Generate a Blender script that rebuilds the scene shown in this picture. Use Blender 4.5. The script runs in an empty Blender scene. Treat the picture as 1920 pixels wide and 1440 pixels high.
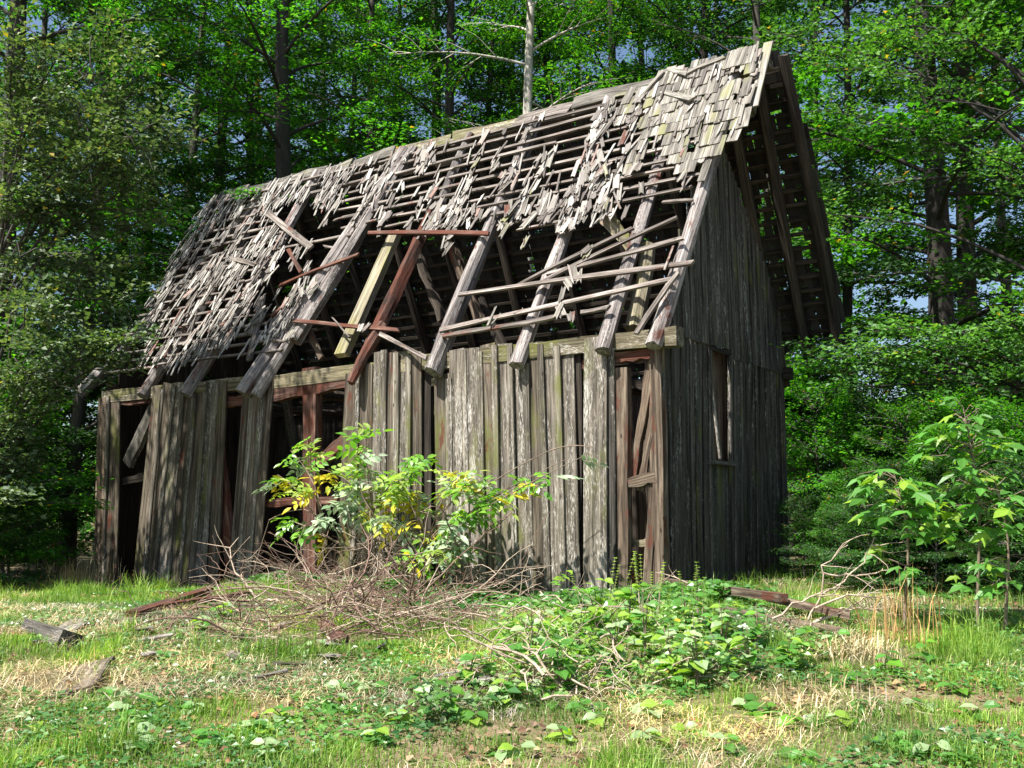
import bpy, math, random
import numpy as np
from mathutils import Vector, Matrix
rnd = random.Random(11)
rng = np.random.default_rng(5)
scene = bpy.context.scene

# ------------------------------------------------------------------ camera
FPX, HY = 2000.0, 960.0                      # focal length in photo pixels, horizon row
PITCH = math.atan((HY - 720) / FPX)
CAM = Vector((0, 0, 1.02))
cd = bpy.data.cameras.new('camera'); cam = bpy.data.objects.new('camera', cd)
scene.collection.objects.link(cam); scene.camera = cam
cam.location = CAM; cam.rotation_euler = (math.pi / 2 + PITCH, 0, 0)
cd.sensor_width = 36; cd.lens = FPX / 1920 * 36; cd.clip_start = 0.05; cd.clip_end = 2000

# ------------------------------------------------------------------ sky, sun, exposure
SUN_EL = math.radians(58); SUN_AZ = (-0.76, -0.65)       # horizontal direction towards the sun
w = bpy.data.worlds.new('World'); scene.world = w; w.use_nodes = True
nt = w.node_tree; bg = nt.nodes['Background']
sky = nt.nodes.new('ShaderNodeTexSky'); sky.sky_type = 'NISHITA'; sky.sun_disc = False
sky.sun_elevation = SUN_EL; sky.sun_rotation = math.atan2(SUN_AZ[0], SUN_AZ[1])
sky.air_density = 1.0; sky.dust_density = 1.6; sky.ozone_density = 2.0
nt.links.new(sky.outputs[0], bg.inputs[0]); bg.inputs[1].default_value = 0.072
sd = bpy.data.lights.new('sun', 'SUN'); sun = bpy.data.objects.new('sun', sd); scene.collection.objects.link(sun)
sd.energy = 5.0; sd.angle = math.radians(0.9); sd.color = (1.0, 0.95, 0.87)
sv = Vector((SUN_AZ[0] * math.cos(SUN_EL), SUN_AZ[1] * math.cos(SUN_EL), math.sin(SUN_EL)))
sun.rotation_euler = sv.to_track_quat('Z', 'Y').to_euler(); sun.location = sv * 60
vs = scene.view_settings; vs.view_transform = 'Standard'; vs.look = 'None'; vs.gamma = 1; vs.use_curve_mapping = False
vs.exposure = 1.25

# ------------------------------------------------------------------ measuring helpers
FW_ = Vector((0, math.cos(PITCH), math.sin(PITCH))); UP_ = Vector((0, -math.sin(PITCH), math.cos(PITCH)))
Z = Vector((0, 0, 1))
def ray(x, y): return FW_ + Vector(((x - 960) / FPX, 0, 0)) + UP_ * ((720 - y) / FPX)
def proj(p):
    d = p - CAM; z = d.dot(FW_)
    return 960 + FPX * d.x / z, 720 - FPX * d.dot(UP_) / z
def hit(x, y, p, n):
    r = ray(x, y); return CAM + r * ((p - CAM).dot(n) / r.dot(n))
UD = ray(-1900, HY).normalized()                    # along the front wall, away to the far gable
VD = Vector((-UD.y, UD.x, 0))
if VD.y < 0: VD = -VD                               # across the barn, front to rear
O = hit(1235, 1110, Vector((0, 0, 0)), Z)           # front corner at the boarded gable
BL, BW, HE, RV, RZ = 12.05, 4.5, 3.42, 2.38, 7.93   # length, width, plate height, ridge offset and height
def B(u, v, z): return O + UD * u + VD * v + Z * z
SL = (VD * RV + Z * (RZ - HE)); SLEN = SL.length; SL = SL.normalized()     # up the front slope
RN = UD.cross(SL)
if RN.z < 0: RN = -RN
SR = (VD * (RV - BW) + Z * (RZ - HE)); SRLEN = SR.length; SR = SR.normalized()   # up the rear slope
RRN = UD.cross(SR)
if RRN.z < 0: RRN = -RRN
def RF(x, y, off=0.0): return hit(x, y, B(0, 0, HE) + RN * off, RN)
def FWL(x, y, off=0.0): return hit(x, y, O - VD * off, VD)
def GWL(x, y, off=0.0): return hit(x, y, O - UD * off, UD)
def uvz(p):
    d = p - O; return d.dot(UD), d.dot(VD), d.z

def vnoise(x, y, s=0):                                # smooth lattice noise 0..1 on arrays
    x = np.asarray(x, float); y = np.asarray(y, float)
    xi = np.floor(x); yi = np.floor(y); fx = x - xi; fy = y - yi
    fx = fx * fx * (3 - 2 * fx); fy = fy * fy * (3 - 2 * fy)
    def h(a, b):
        v = np.sin(a * 127.1 + b * 311.7 + s * 74.7) * 43758.5453
        return v - np.floor(v)
    return (h(xi, yi) * (1 - fx) + h(xi + 1, yi) * fx) * (1 - fy) + (h(xi, yi + 1) * (1 - fx) + h(xi + 1, yi + 1) * fx) * fy
def sm(t): t = np.clip(t, 0, 1); return t * t * (3 - 2 * t)
def gz(x, y):
    x = np.asarray(x, float); y = np.asarray(y, float)
    t = sm((y - 4) / 8.5)
    uu = ((x - O.x) * UD.x + (y - O.y) * UD.y) / 12.0
    vv = (x - O.x) * VD.x + (y - O.y) * VD.y
    z = -0.5 * (1 - t) - 0.31 * sm(uu) * sm((vv + 9) / 6) * t
    amp = 0.25 + 0.75 * sm((np.hypot(x, y) - 3) / 3)
    z = z + amp * (0.09 * (vnoise(x * .45, y * .45, 3) - .5) + 0.05 * (vnoise(x * 1.7, y * 1.7, 4) - .5))
    z = z - .22 * np.exp(-((uu * 12 - 1.3) / 1.6) ** 2) * sm((vv + 5) / 3) * sm((.5 - vv) / .5)
    z = z - .06 * sm(1 - np.abs(vv + .5) / 1.5) * ((uu > -.1) & (uu < 1.05))
    far = sm((np.hypot(x, y - 10) - 26) / 40)
    return z + far * 1.2
def gzf(x, y): return float(gz(x, y))
def G(px, py):                                       # photo pixel -> point on the ground
    r = ray(px, py); t = 3.0; prev = t
    while t < 120:
        p = CAM + r * t
        if p.z <= gzf(p.x, p.y): break
        prev = t; t += 0.25
    a, b = prev, t
    for _ in range(14):
        m = (a + b) / 2; p = CAM + r * m
        if p.z <= gzf(p.x, p.y): b = m
        else: a = m
    p = CAM + r * b
    return Vector((p.x, p.y, gzf(p.x, p.y)))
def at_depth(px, d):                                 # ground point under an image column at a distance
    x = (px - 960) / FPX * d; return Vector((x, d, gzf(x, d)))

# ------------------------------------------------------------------ object helpers
COL = scene.collection
def link(o, parent=None):
    COL.objects.link(o)
    if parent is not None: o.parent = parent
    return o
def tag(o, label=None, cat=None, group=None, kind=None):
    if label: o['label'] = label
    if cat: o['category'] = cat
    if group: o['group'] = group
    if kind: o['kind'] = kind
    return o
def empty(name, loc, **k):
    o = bpy.data.objects.new(name, None); o.location = loc; o.empty_display_size = 0.2; COL.objects.link(o)
    return tag(o, **k)
def mesh(name, v, f, mat, smooth=False):
    m = bpy.data.meshes.new(name); m.from_pydata([tuple(p) for p in v], [], [tuple(q) for q in f])
    for x in (mat if isinstance(mat, (list, tuple)) else [mat]): m.materials.append(x)
    if smooth: m.polygons.foreach_set('use_smooth', [True] * len(m.polygons))
    m.update(); return m
def mesh_np(name, v, f, mat, smooth=False, mi=None):
    """v (N,3), f (M,k) uniform polygon size"""
    v = np.ascontiguousarray(v, dtype=np.float32); f = np.ascontiguousarray(f, dtype=np.int32)
    m = bpy.data.meshes.new(name); k = f.shape[1]
    m.vertices.add(len(v)); m.vertices.foreach_set('co', v.ravel())
    m.loops.add(f.size); m.loops.foreach_set('vertex_index', f.ravel())
    m.polygons.add(len(f)); m.polygons.foreach_set('loop_start', np.arange(0, f.size, k, dtype=np.int32))
    try: m.polygons.foreach_set('loop_total', np.full(len(f), k, dtype=np.int32))
    except Exception: pass
    for x in (mat if isinstance(mat, (list, tuple)) else [mat]): m.materials.append(x)
    if mi is not None: m.polygons.foreach_set('material_index', np.asarray(mi, dtype=np.int32))
    m.polygons.foreach_set('use_smooth', np.full(len(f), smooth, dtype=bool))
    m.update(calc_edges=True); m.validate(); return m
def put(name, me, parent=None, M=None, org=None):
    """org: world location of the parent Empty (unrotated); M: world matrix"""
    o = bpy.data.objects.new(name, me); link(o, parent)
    if M is not None: o.matrix_basis = (Matrix.Translation(-org) @ M) if org is not None else M
    return o
def frame(A, Bp, n):
    """matrix at the middle of A-Bp, local x along the length, z along n"""
    x = (Bp - A).normalized(); y = n.cross(x).normalized(); z = x.cross(y)
    M = Matrix((x, y, z)).transposed().to_4x4(); M.translation = (A + Bp) / 2; return M

def plank_mesh(L, w0, w1, t, mat, seg=4, jag=0.0, warp=0.0, r=rnd, rough=0.006):
    """a weathered board: local x length, y width, z thickness; ends may be splintered"""
    v = []; f = []; n = 5 if jag > 0 else 3
    ph = r.random() * 6
    ends = [(r.uniform(-1, 1) * jag, r.uniform(-1, 1) * jag) for _ in range(4)]
    for i in range(seg + 1):
        s = i / seg; x = (s - .5) * L; wd = (w0 + (w1 - w0) * s) / 2
        bz = warp * math.sin(s * 3.1 + ph); by = warp * .5 * math.sin(s * 2.3 + ph * 2)
        e1 = r.uniform(-rough, rough); e2 = r.uniform(-rough, rough)
        xl = xr = x
        if i == seg: xl += ends[0][0]; xr += ends[0][1]
        if i == 0: xl += ends[1][0]; xr += ends[1][1]
        v += [(xl, -wd + e1 + by, -t / 2 + bz), (xr, wd + e2 + by, -t / 2 + bz), (xr, wd + e2 + by, t / 2 + bz), (xl, -wd + e1 + by, t / 2 + bz)]
    for i in range(seg):
        a = i * 4; b = a + 4
        for k in range(4): f.append((a + k, b + k, b + (k + 1) % 4, a + (k + 1) % 4))
    f.append((3, 2, 1, 0)); e = seg * 4; f.append((e, e + 1, e + 2, e + 3))
    f = [tuple(reversed(q)) for q in f]
    return mesh('board', v, f, mat)
def tubes(paths, sides=5, cap=True):
    """list of (points, radii) -> verts, quad faces"""
    V = []; Fq = []; off = 0
    cs = np.cos(np.arange(sides) * 2 * np.pi / sides); sn = np.sin(np.arange(sides) * 2 * np.pi / sides)
    for P, Rr in paths:
        P = np.asarray(P, float); Rr = np.asarray(Rr, float); n = len(P)
        T = np.gradient(P, axis=0); T /= np.linalg.norm(T, axis=1, keepdims=True) + 1e-9
        ref = np.array([0.31, 0.17, 0.93]) if abs(T[0, 2]) < .8 else np.array([0.93, 0.3, 0.1])
        a = np.cross(T, ref); a /= np.linalg.norm(a, axis=1, keepdims=True) + 1e-9
        b = np.cross(T, a)
        ring = P[:, None, :] + (a[:, None, :] * cs[None, :, None] + b[:, None, :] * sn[None, :, None]) * Rr[:, None, None]
        V.append(ring.reshape(-1, 3))
        i = np.arange(n - 1)[:, None] * sides; k = np.arange(sides)[None, :]; k2 = (k + 1) % sides
        q = np.stack([i + k, i + k2, i + sides + k2, i + sides + k], -1).reshape(-1, 4) + off
        Fq.append(q); off += n * sides
        if cap and sides == 8:
            for s0 in (0, (n - 1) * sides):
                b0 = off - n * sides + s0
                Fq.append(np.array([[b0, b0 + 1, b0 + 2, b0 + 3], [b0, b0 + 3, b0 + 4, b0 + 7], [b0 + 4, b0 + 5, b0 + 6, b0 + 7]]))
        elif cap and sides == 4:
            for s0 in (0, (n - 1) * sides):
                b0 = off - n * sides + s0; Fq.append(np.array([[b0, b0 + 1, b0 + 2, b0 + 3]]))
    return np.concatenate(V), np.concatenate(Fq)
def pole_mesh(L, r0, r1, mat, seg=6, r=rnd, wob=0.02, square=False):
    xs = np.linspace(-L / 2, L / 2, seg + 1); sides = 8
    ph = r.random() * 6; V = []
    lump = [r.uniform(.80, 1.14) for _ in range(sides)]
    for i, x in enumerate(xs):
        s = i / seg; rr = r0 + (r1 - r0) * s
        for k in range(sides):
            a = (k + .5) * 2 * math.pi / sides
            if square: q = 1 / max(abs(math.cos(a)), abs(math.sin(a))); q = min(q, 1.3)
            else: q = lump[k] * r.uniform(.88, 1.10)
            V.append((x + (r.uniform(-.02, .02) if i in (0, seg) else 0), rr * q * math.cos(a) + wob * math.sin(s * 4 + ph), rr * q * math.sin(a) + wob * math.cos(s * 3 + ph)))
    Fq = []
    for i in range(seg):
        for k in range(sides):
            a = i * sides; b = a + sides; Fq.append((a + k, a + (k + 1) % sides, b + (k + 1) % sides, b + k))
    Fq.append(tuple(reversed(range(sides)))); Fq.append(tuple(range(seg * sides, seg * sides + sides)))
    Fq = [tuple(reversed(q)) for q in Fq]
    return mesh('pole', V, Fq, mat)

# ------------------------------------------------------------------ materials
def new_mat(name):
    m = bpy.data.materials.new(name); m.use_nodes = True
    n = m.node_tree.nodes; l = m.node_tree.links
    return m, n, l, n['Principled BSDF']
def ramp(n, l, src, stops, interp='LINEAR'):
    r = n.new('ShaderNodeValToRGB'); e = r.color_ramp; e.interpolation = interp
    while len(e.elements) < len(stops): e.elements.new(.5)
    for q, (p, c) in zip(e.elements, stops):
        q.position = p; q.color = (c, c, c, 1) if not isinstance(c, (tuple, list)) else (*c, 1)
    l.new(src, r.inputs[0]); return r.outputs[0]
def mix(n, l, fac, a, b, blend='MIX'):
    x = n.new('ShaderNodeMix'); x.data_type = 'RGBA'; x.blend_type = blend
    for s, i in ((fac, 0), (a, 6), (b, 7)):
        if isinstance(s, (int, float)): x.inputs[i].default_value = s
        elif isinstance(s, tuple): x.inputs[i].default_value = (*s, 1)
        else: l.new(s, x.inputs[i])
    return x.outputs[2]
def math_(n, l, op, a, b=0.0):
    x = n.new('ShaderNodeMath'); x.operation = op
    for s, i in ((a, 0), (b, 1)):
        if isinstance(s, (int, float)): x.inputs[i].default_value = s
        else: l.new(s, x.inputs[i])
    return x.outputs[0]
def noise(n, l, vec, scale, detail=4, rough=.6, dist=0.0):
    x = n.new('ShaderNodeTexNoise'); x.inputs['Scale'].default_value = scale; x.inputs['Detail'].default_value = detail
    x.inputs['Roughness'].default_value = rough; x.inputs['Distortion'].default_value = dist
    l.new(vec, x.inputs['Vector']); return x.outputs['Fac']
def wood(name, dark, mid, light, flake=0.0, moss=0.0, rot=0.0, flake_col=(.56, .53, .48), moss_col=(.12, .13, .03), bump=.35):
    """weathered timber, grain along local x; lichen flakes, moss and red rot have shapes of their own"""
    m, n, l, p = new_mat(name)
    tc = n.new('ShaderNodeTexCoord'); oi = n.new('ShaderNodeObjectInfo')
    off = n.new('ShaderNodeVectorMath'); off.operation = 'SCALE'; off.inputs[0].default_value = (31, 17, 23); l.new(oi.outputs['Random'], off.inputs['Scale'])
    add = n.new('ShaderNodeVectorMath'); l.new(tc.outputs['Object'], add.inputs[0]); l.new(off.outputs[0], add.inputs[1])
    def st(sx, sy):
        mp = n.new('ShaderNodeMapping'); mp.inputs['Scale'].default_value = (sx, sy, sy); l.new(add.outputs[0], mp.inputs['Vector']); return mp.outputs[0]
    g1 = noise(n, l, st(1.1, 16), 1.0, 7, .68, .35)
    g2 = noise(n, l, st(1.6, 85), 1.0, 3, .7)
    big = noise(n, l, st(1.0, 2.5), 1.0, 3, .55)
    col = ramp(n, l, g1, [(.30, dark), (.5, mid), (.70, light)])
    fine = ramp(n, l, g2, [(.32, .30), (.5, .95), (.72, 1.25)])
    col = mix(n, l, 1.0, col, fine, 'MULTIPLY')
    run = noise(n, l, st(.35, 26), 1.0, 3, .6)              # long water stains
    col = mix(n, l, 1.0, col, ramp(n, l, run, [(.36, .55), (.5, 1.0), (.66, 1.18)]), 'MULTIPLY')
    vo = n.new('ShaderNodeTexVoronoi'); vo.inputs['Scale'].default_value = 1.0; l.new(st(2.6, 6.5), vo.inputs['Vector'])
    col = mix(n, l, ramp(n, l, vo.outputs['Distance'], [(.05, .85), (.12, 0)]), col, tuple(c * .45 for c in dark))   # knots
    val = math_(n, l, 'MULTIPLY_ADD', oi.outputs['Random'], .62); val.node.inputs[2].default_value = .70
    col = mix(n, l, 1.0, col, val, 'MULTIPLY')
    if moss:
        k = ramp(n, l, big, [(.62 - moss * .3, 0), (.74 - moss * .2, .75)])
        col = mix(n, l, k, col, moss_col)
    if rot:
        b2 = noise(n, l, st(1.7, 4), 1.0, 5, .65)
        k = ramp(n, l, b2, [(.62 - rot * .4, 0), (.70 - rot * .3, .9)])
        col = mix(n, l, k, col, mix(n, l, g2, (.020, .009, .007), (.185, .060, .036)))
    if flake:
        fl = noise(n, l, st(12, 105), 1.0, 4, .66)
        bm = noise(n, l, st(.9, 5.0), 1.0, 4, .6)
        fm = ramp(n, l, bm, [(.40, .0), (.68, .20)])
        s = math_(n, l, 'ADD', fl, fm)
        k = ramp(n, l, s, [(.70 - flake * .08, 0), (.80 - flake * .08, .85)])
        col = mix(n, l, k, col, flake_col)
    l.new(col, p.inputs['Base Color']); p.inputs['Roughness'].default_value = .88
    p.inputs['Specular IOR Level'].default_value = .25
    bp = n.new('ShaderNodeBump'); bp.inputs['Strength'].default_value = bump; bp.inputs['Distance'].default_value = .02
    hh = math_(n, l, 'ADD', g1, math_(n, l, 'MULTIPLY', g2, .6)); l.new(hh, bp.inputs['Height']); l.new(bp.outputs[0], p.inputs['Normal'])
    return m
def leafmat(name, c1, c2, c3, trans=.35, tcol=None, rough=.52, spec=.35, yellow=None, objvar=.35, clump=.75):
    m, n, l, p = new_mat(name)
    ge = n.new('ShaderNodeNewGeometry'); oi = n.new('ShaderNodeObjectInfo')
    stops = [(0, c1), (.55, c2), (1, c3)]
    if yellow: stops = [(0, c1), (.5, c2), (.955, c3), (.99, c3), (.995, yellow)]
    col = ramp(n, l, ge.outputs['Random Per Island'], stops)
    tc = n.new('ShaderNodeTexCoord'); cn = noise(n, l, tc.outputs['Object'], clump, 2, .5)
    col = mix(n, l, 1.0, col, ramp(n, l, cn, [(.30, (.62, .66, .80)), (.5, (.95, .97, .9)), (.70, (1.38, 1.30, .95))]), 'MULTIPLY')
    val = math_(n, l, 'MULTIPLY_ADD', oi.outputs['Random'], objvar * 2); val.node.inputs[2].default_value = 1 - objvar
    col = mix(n, l, 1.0, col, val, 'MULTIPLY')
    l.new(col, p.inputs['Base Color']); p.inputs['Roughness'].default_value = rough; p.inputs['Specular IOR Level'].default_value = spec
    tr = n.new('ShaderNodeBsdfTranslucent')
    l.new(mix(n, l, 1.0, col, tcol or (1.9, 2.1, .7), 'MULTIPLY'), tr.inputs[0])
    ms = n.new('ShaderNodeMixShader'); ms.inputs[0].default_value = trans
    l.new(p.outputs[0], ms.inputs[1]); l.new(tr.outputs[0], ms.inputs[2])
    l.new(ms.outputs[0], n['Material Output'].inputs['Surface']); return m
def bark(name, a, b, scale=6):
    m, n, l, p = new_mat(name); tc = n.new('ShaderNodeTexCoord')
    mp = n.new('ShaderNodeMapping'); mp.inputs['Scale'].default_value = (scale, scale, scale * .25); l.new(tc.outputs['Object'], mp.inputs['Vector'])
    g = noise(n, l, mp.outputs[0], 1.5, 6, .65, .4)
    l.new(ramp(n, l, g, [(.32, a), (.68, b)]), p.inputs['Base Color']); p.inputs['Roughness'].default_value = .9
    bp = n.new('ShaderNodeBump'); bp.inputs['Strength'].default_value = .5; bp.inputs['Distance'].default_value = .04
    l.new(g, bp.inputs['Height']); l.new(bp.outputs[0], p.inputs['Normal']); return m

W_BOARD = wood('weathered_board', (.028, .022, .017), (.115, .094, .070), (.25, .215, .17), flake=.0, moss=.2, rot=.06)
W_FLAKY = wood('flaking_board', (.03, .026, .021), (.125, .108, .086), (.28, .25, .21), flake=.75, moss=.12)
W_STRIP = wood('cover_strip', (.035, .030, .024), (.155, .136, .108), (.32, .29, .24), flake=.6, moss=.12)
W_GABLE = wood('gable_board', (.022, .020, .018), (.085, .078, .067), (.17, .155, .135), flake=.1, moss=.03)
W_RAFT = wood('rafter_wood', (.04, .032, .03), (.22, .195, .185), (.44, .415, .405), flake=.3, rot=.13, bump=.7)
W_RED = wood('rotten_wood', (.020, .012, .010), (.11, .058, .044), (.27, .165, .125), rot=.42, bump=.8)
W_BROWN = wood('brown_timber', (.030, .020, .015), (.135, .10, .072), (.32, .255, .19), rot=.12, bump=.5)
W_PALE = wood('mossy_pale_timber', (.07, .06, .04), (.23, .205, .14), (.38, .35, .26), moss=.34, moss_col=(.19, .185, .05))
W_BEAM = wood('mossy_beam', (.04, .035, .02), (.17, .145, .09), (.30, .265, .19), flake=.3, moss=.38, moss_col=(.13, .14, .03))
W_LATH = wood('lath_wood', (.045, .036, .031), (.20, .172, .152), (.40, .365, .335), rot=.06, bump=.6)
W_SHIN = wood('grey_shingle', (.055, .050, .044), (.205, .190, .165), (.38, .36, .32), moss=.12, moss_col=(.22, .22, .10), bump=.5)
W_SHINR = wood('split_shingle', (.05, .042, .037), (.215, .188, .168), (.42, .39, .355), rot=.16, bump=.5)
W_DARK = wood('shade_dark_timber', (.013, .010, .008), (.05, .040, .031), (.105, .088, .070))  # tone lowered so the shade under the roof is partly in the colour

# ------------------------------------------------------------------ ground
def ground():
    m, n, l, p = new_mat('forest_meadow_soil'); tc = n.new('ShaderNodeTexCoord'); v = tc.outputs['Object']
    a = noise(n, l, v, .55, 5, .6); b = noise(n, l, v, 9, 5, .7); c = noise(n, l, v, 55, 3, .7)
    col = ramp(n, l, a, [(.36, (.06, .10, .025)), (.47, (.16, .15, .06)), (.56, (.26, .20, .12)), (.68, (.12, .14, .04))])
    col = mix(n, l, ramp(n, l, b, [(.42, 0), (.62, .8)]), col, (.16, .10, .055))
    col = mix(n, l, 1.0, col, ramp(n, l, c, [(.3, .45), (.7, 1.35)]), 'MULTIPLY')
    l.new(col, p.inputs['Base Color']); p.inputs['Roughness'].default_value = .95
    bp = n.new('ShaderNodeBump'); bp.inputs['Strength'].default_value = .8; bp.inputs['Distance'].default_value = .03
    l.new(math_(n, l, 'ADD', b, c), bp.inputs['Height']); l.new(bp.outputs[0], p.inputs['Normal'])
    xs = np.concatenate([np.linspace(-400, -24, 16), np.linspace(-22, 22, 177), np.linspace(24, 400, 16)])
    ys = np.concatenate([np.linspace(-60, 0, 8), np.linspace(1, 32, 156), np.linspace(36, 600, 20)])
    X, Y = np.meshgrid(xs, ys); V = np.stack([X, Y, gz(X, Y)], -1).reshape(-1, 3)
    nx = len(xs); i = np.arange(len(ys) - 1)[:, None] * nx + np.arange(nx - 1)[None, :]
    F = np.stack([i, i + 1, i + nx + 1, i + nx], -1).reshape(-1, 4)
    o = put('ground', mesh_np('ground', V, F, m, True)); tag(o, 'mossy forest clearing floor of soil and thin grass', 'ground', kind='structure')
ground()

# ------------------------------------------------------------------ barn
barn = empty('timber_barn', O, label='derelict grey timber barn with collapsing shingle roof', cat='barn')
def part(name, me, M, parent=barn): return put(name, me, parent, M, O)
def plank(name, A, Bp, w0, t, n, mat, w1=None, **k):
    L = (Bp - A).length
    return part(name, plank_mesh(L, w0, w1 if w1 is not None else w0, t, mat, **k), frame(A, Bp, n))
def pole(name, A, Bp, r0, r1, mat, n=None, **k):
    L = (Bp - A).length; n = n or RN
    return part(name, pole_mesh(L, r0, r1, mat, **k), frame(A, Bp, n))
FN = -VD; GN = -UD

def front_row(xb0, xb1, yb0, yb1, xt0, xt1, tops, n, mats, off=0.06, strip=0.085, strips=True):
    """boards with cover strips between two slanting edges of the front wall, pixel corners of the photo"""
    for i in range(n):
        s0, s1 = i / n, (i + 1) / n; sm_ = (s0 + s1) / 2
        yb = yb0 + (yb1 - yb0) * sm_; yt = tops[min(int(sm_ * len(tops)), len(tops) - 1)] + rnd.uniform(-3, 3)
        a0 = FWL(xb0 + (xb1 - xb0) * s0, yb, off); a1 = FWL(xb0 + (xb1 - xb0) * s1, yb, off)
        t0 = FWL(xt0 + (xt1 - xt0) * s0, yt, off); t1 = FWL(xt0 + (xt1 - xt0) * s1, yt, off)
        A = (a0 + a1) / 2; T = (t0 + t1) / 2
        A.z = min(A.z, gzf(A.x, A.y) + .02) - .05
        d = rnd.uniform(0, .012)
        plank('board', A + FN * d, T + FN * d, (a0 - a1).length - .012, .026, FN, mats[i % len(mats)], w1=(t0 - t1).length - .012, warp=.016, jag=.02)
        if strips and i < n - 1 or strips == 'all':
            yt2 = yt + rnd.uniform(-2, 10)
            b = FWL(xb0 + (xb1 - xb0) * s1, yb, off); b.z = min(b.z, gzf(b.x, b.y) + .02) - .04
            t = FWL(xt0 + (xt1 - xt0) * s1, yt2, off)
            e = .036 + rnd.uniform(0, .012)
            plank('cover_strip', b + FN * e, t + FN * e, strip * rnd.uniform(.75, 1.2), .034, FN, W_STRIP if rnd.random() < .7 else W_FLAKY, w1=strip * rnd.uniform(.85, 1.15), warp=.008)
BM = [W_BOARD, W_FLAKY, W_BOARD]
front_row(176, 221, 1092, 1088, 187, 226, [746, 744], 2, [W_BROWN, W_BOARD], strips=True)
front_row(247, 408, 1096, 1094, 289, 428, [727, 721, 716, 735, 735, 713, 713], 7, [W_BOARD, W_BOARD, W_FLAKY], off=.07, strip=.10)
front_row(427, 489, 1096, 1098, 456, 514, [738, 726, 710], 3, [W_BOARD], off=.07, strip=.10)
front_row(630, 697, 1108, 1108, 650, 701, [701, 686], 2, [W_BOARD])
front_row(697, 792, 1110, 1112, 701, 792, [661, 660, 664], 4, [W_FLAKY, W_BOARD], strip=.10)
front_row(818, 1093, 1116, 1140, 816, 1074, [700, 655, 654, 646, 645, 676, 644, 643, 642], 9, [W_BOARD, W_FLAKY, W_FLAKY], strip=.105)
front_row(1096, 1141, 1150, 1150, 1094, 1138, [630], 1, [W_FLAKY], off=.11, strips=False)
front_row(1140, 1157, 1140, 1140, 1138, 1153, [650], 1, [W_GABLE], off=.07, strips=False)

# frame of the front wall: corner posts, posts, rails, plate
def beam(name, A, Bp, w, h, n, mat, **k): return plank(name, A, Bp, w, h, n, mat, seg=6, rough=.02, **k)
beam('post', B(.02, .10, -.1), B(.02, .10, HE - .2), .17, .16, FN, W_BROWN)
beam('corner_board', FWL(1240, 1112, .02), FWL(1229, 655, .02), .13, .03, FN, W_BROWN)
beam('post', FWL(1168, 1120, -.02), FWL(1168, 690, -.02), .19, .12, FN, W_BROWN)
beam('post', FWL(586, 1100, -.02), FWL(586, 690, -.02), .30, .16, FN, W_RED)
beam('post', B(BL - .1, .10, -.4), B(BL - .1, .10, HE - .2), .17, .16, FN, W_DARK)
beam('post', FWL(805, 1110, -.06), FWL(805, 665, -.06), .2, .15, FN, W_DARK)
beam('post', FWL(1084, 1120, -.06), FWL(1084, 655, -.06), .2, .15, FN, W_DARK)
beam('brace', FWL(1214, 1108, -.02), FWL(1226, 890, -.02), .15, .05, FN, W_BROWN, w1=.09)
beam('brace', FWL(1186, 905, -.12), FWL(1222, 680, -.12), .11, .10, FN, W_BROWN)
beam('brace', FWL(1200, 920, -.04), FWL(1228, 760, -.04), .10, .05, FN, W_BROWN)
beam('rail', FWL(1182, 905, -.02), FWL(1234, 892, -.02), .14, .12, FN, W_BROWN, jag=.02)
beam('rail', FWL(1180, 1020, -.2), FWL(1235, 1016, -.2), .10, .08, FN, W_BEAM)
beam('rail', FWL(1180, 858, -.2), FWL(1235, 852, -.2), .10, .08, FN, W_BEAM)
beam('brace', FWL(600, 868, .0), FWL(650, 822, .0), .18, .14, FN, W_RED)
beam('brace', FWL(560, 905, -.9), FWL(538, 750, -.9), .14, .10, FN, W_GABLE)
beam('brace', FWL(434, 1060, -.04), FWL(412, 840, -.04), .20, .10, FN, W_RED)
beam('brace', FWL(240, 870, -.05), FWL(296, 752, -.05), .26, .10, FN, W_GABLE)
beam('rail', FWL(222, 905, -.08), FWL(290, 890, -.08), .14, .12, FN, W_DARK)
beam('rail', FWL(500, 945, -.03), FWL(640, 935, -.03), .12, .10, FN, W_RED, jag=.05)
beam('rail', FWL(1050, 905, -.12), FWL(1110, 900, -.12), .12, .10, FN, W_BEAM)
beam('rail', FWL(780, 905, -.12), FWL(830, 902, -.12), .12, .10, FN, W_BEAM)
beam('rail', FWL(780, 770, -.1), FWL(830, 768, -.1), .14, .10, FN, W_DARK)
beam('rail', FWL(205, 753, -.02), FWL(300, 748, -.02), .17, .14, FN, W_RED, jag=.05)
beam('rail', FWL(415, 755, -.03), FWL(462, 752, -.03), .19, .14, FN, W_RED, jag=.03)
beam('rail', FWL(512, 740, -.02), FWL(652, 712, -.02), .26, .16, FN, W_RED, jag=.08)
beam('rail', FWL(1060, 690, -.06), FWL(1105, 684, -.06), .15, .12, FN, W_RED, jag=.05)
beam('rail', FWL(1150, 672, -.04), FWL(1232, 662, -.04), .14, .12, FN, W_RED, jag=.05)
beam('rail', FWL(790, 722, -.05), FWL(822, 716, -.05), .15, .12, FN, W_BEAM)
# the wall plate in three lengths
PZ = HE - .13
beam('wall_plate', B(-.36, .02, PZ), B(3.9, .02, PZ), .24, .22, FN, W_BEAM)
beam('wall_plate', B(3.92, .03, PZ - .02), B(7.7, .03, PZ - .06), .22, .2, FN, W_BEAM)
beam('wall_plate', B(7.72, .02, PZ - .05), B(BL + .05, .02, PZ - .02), .22, .2, FN, W_BEAM)
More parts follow.
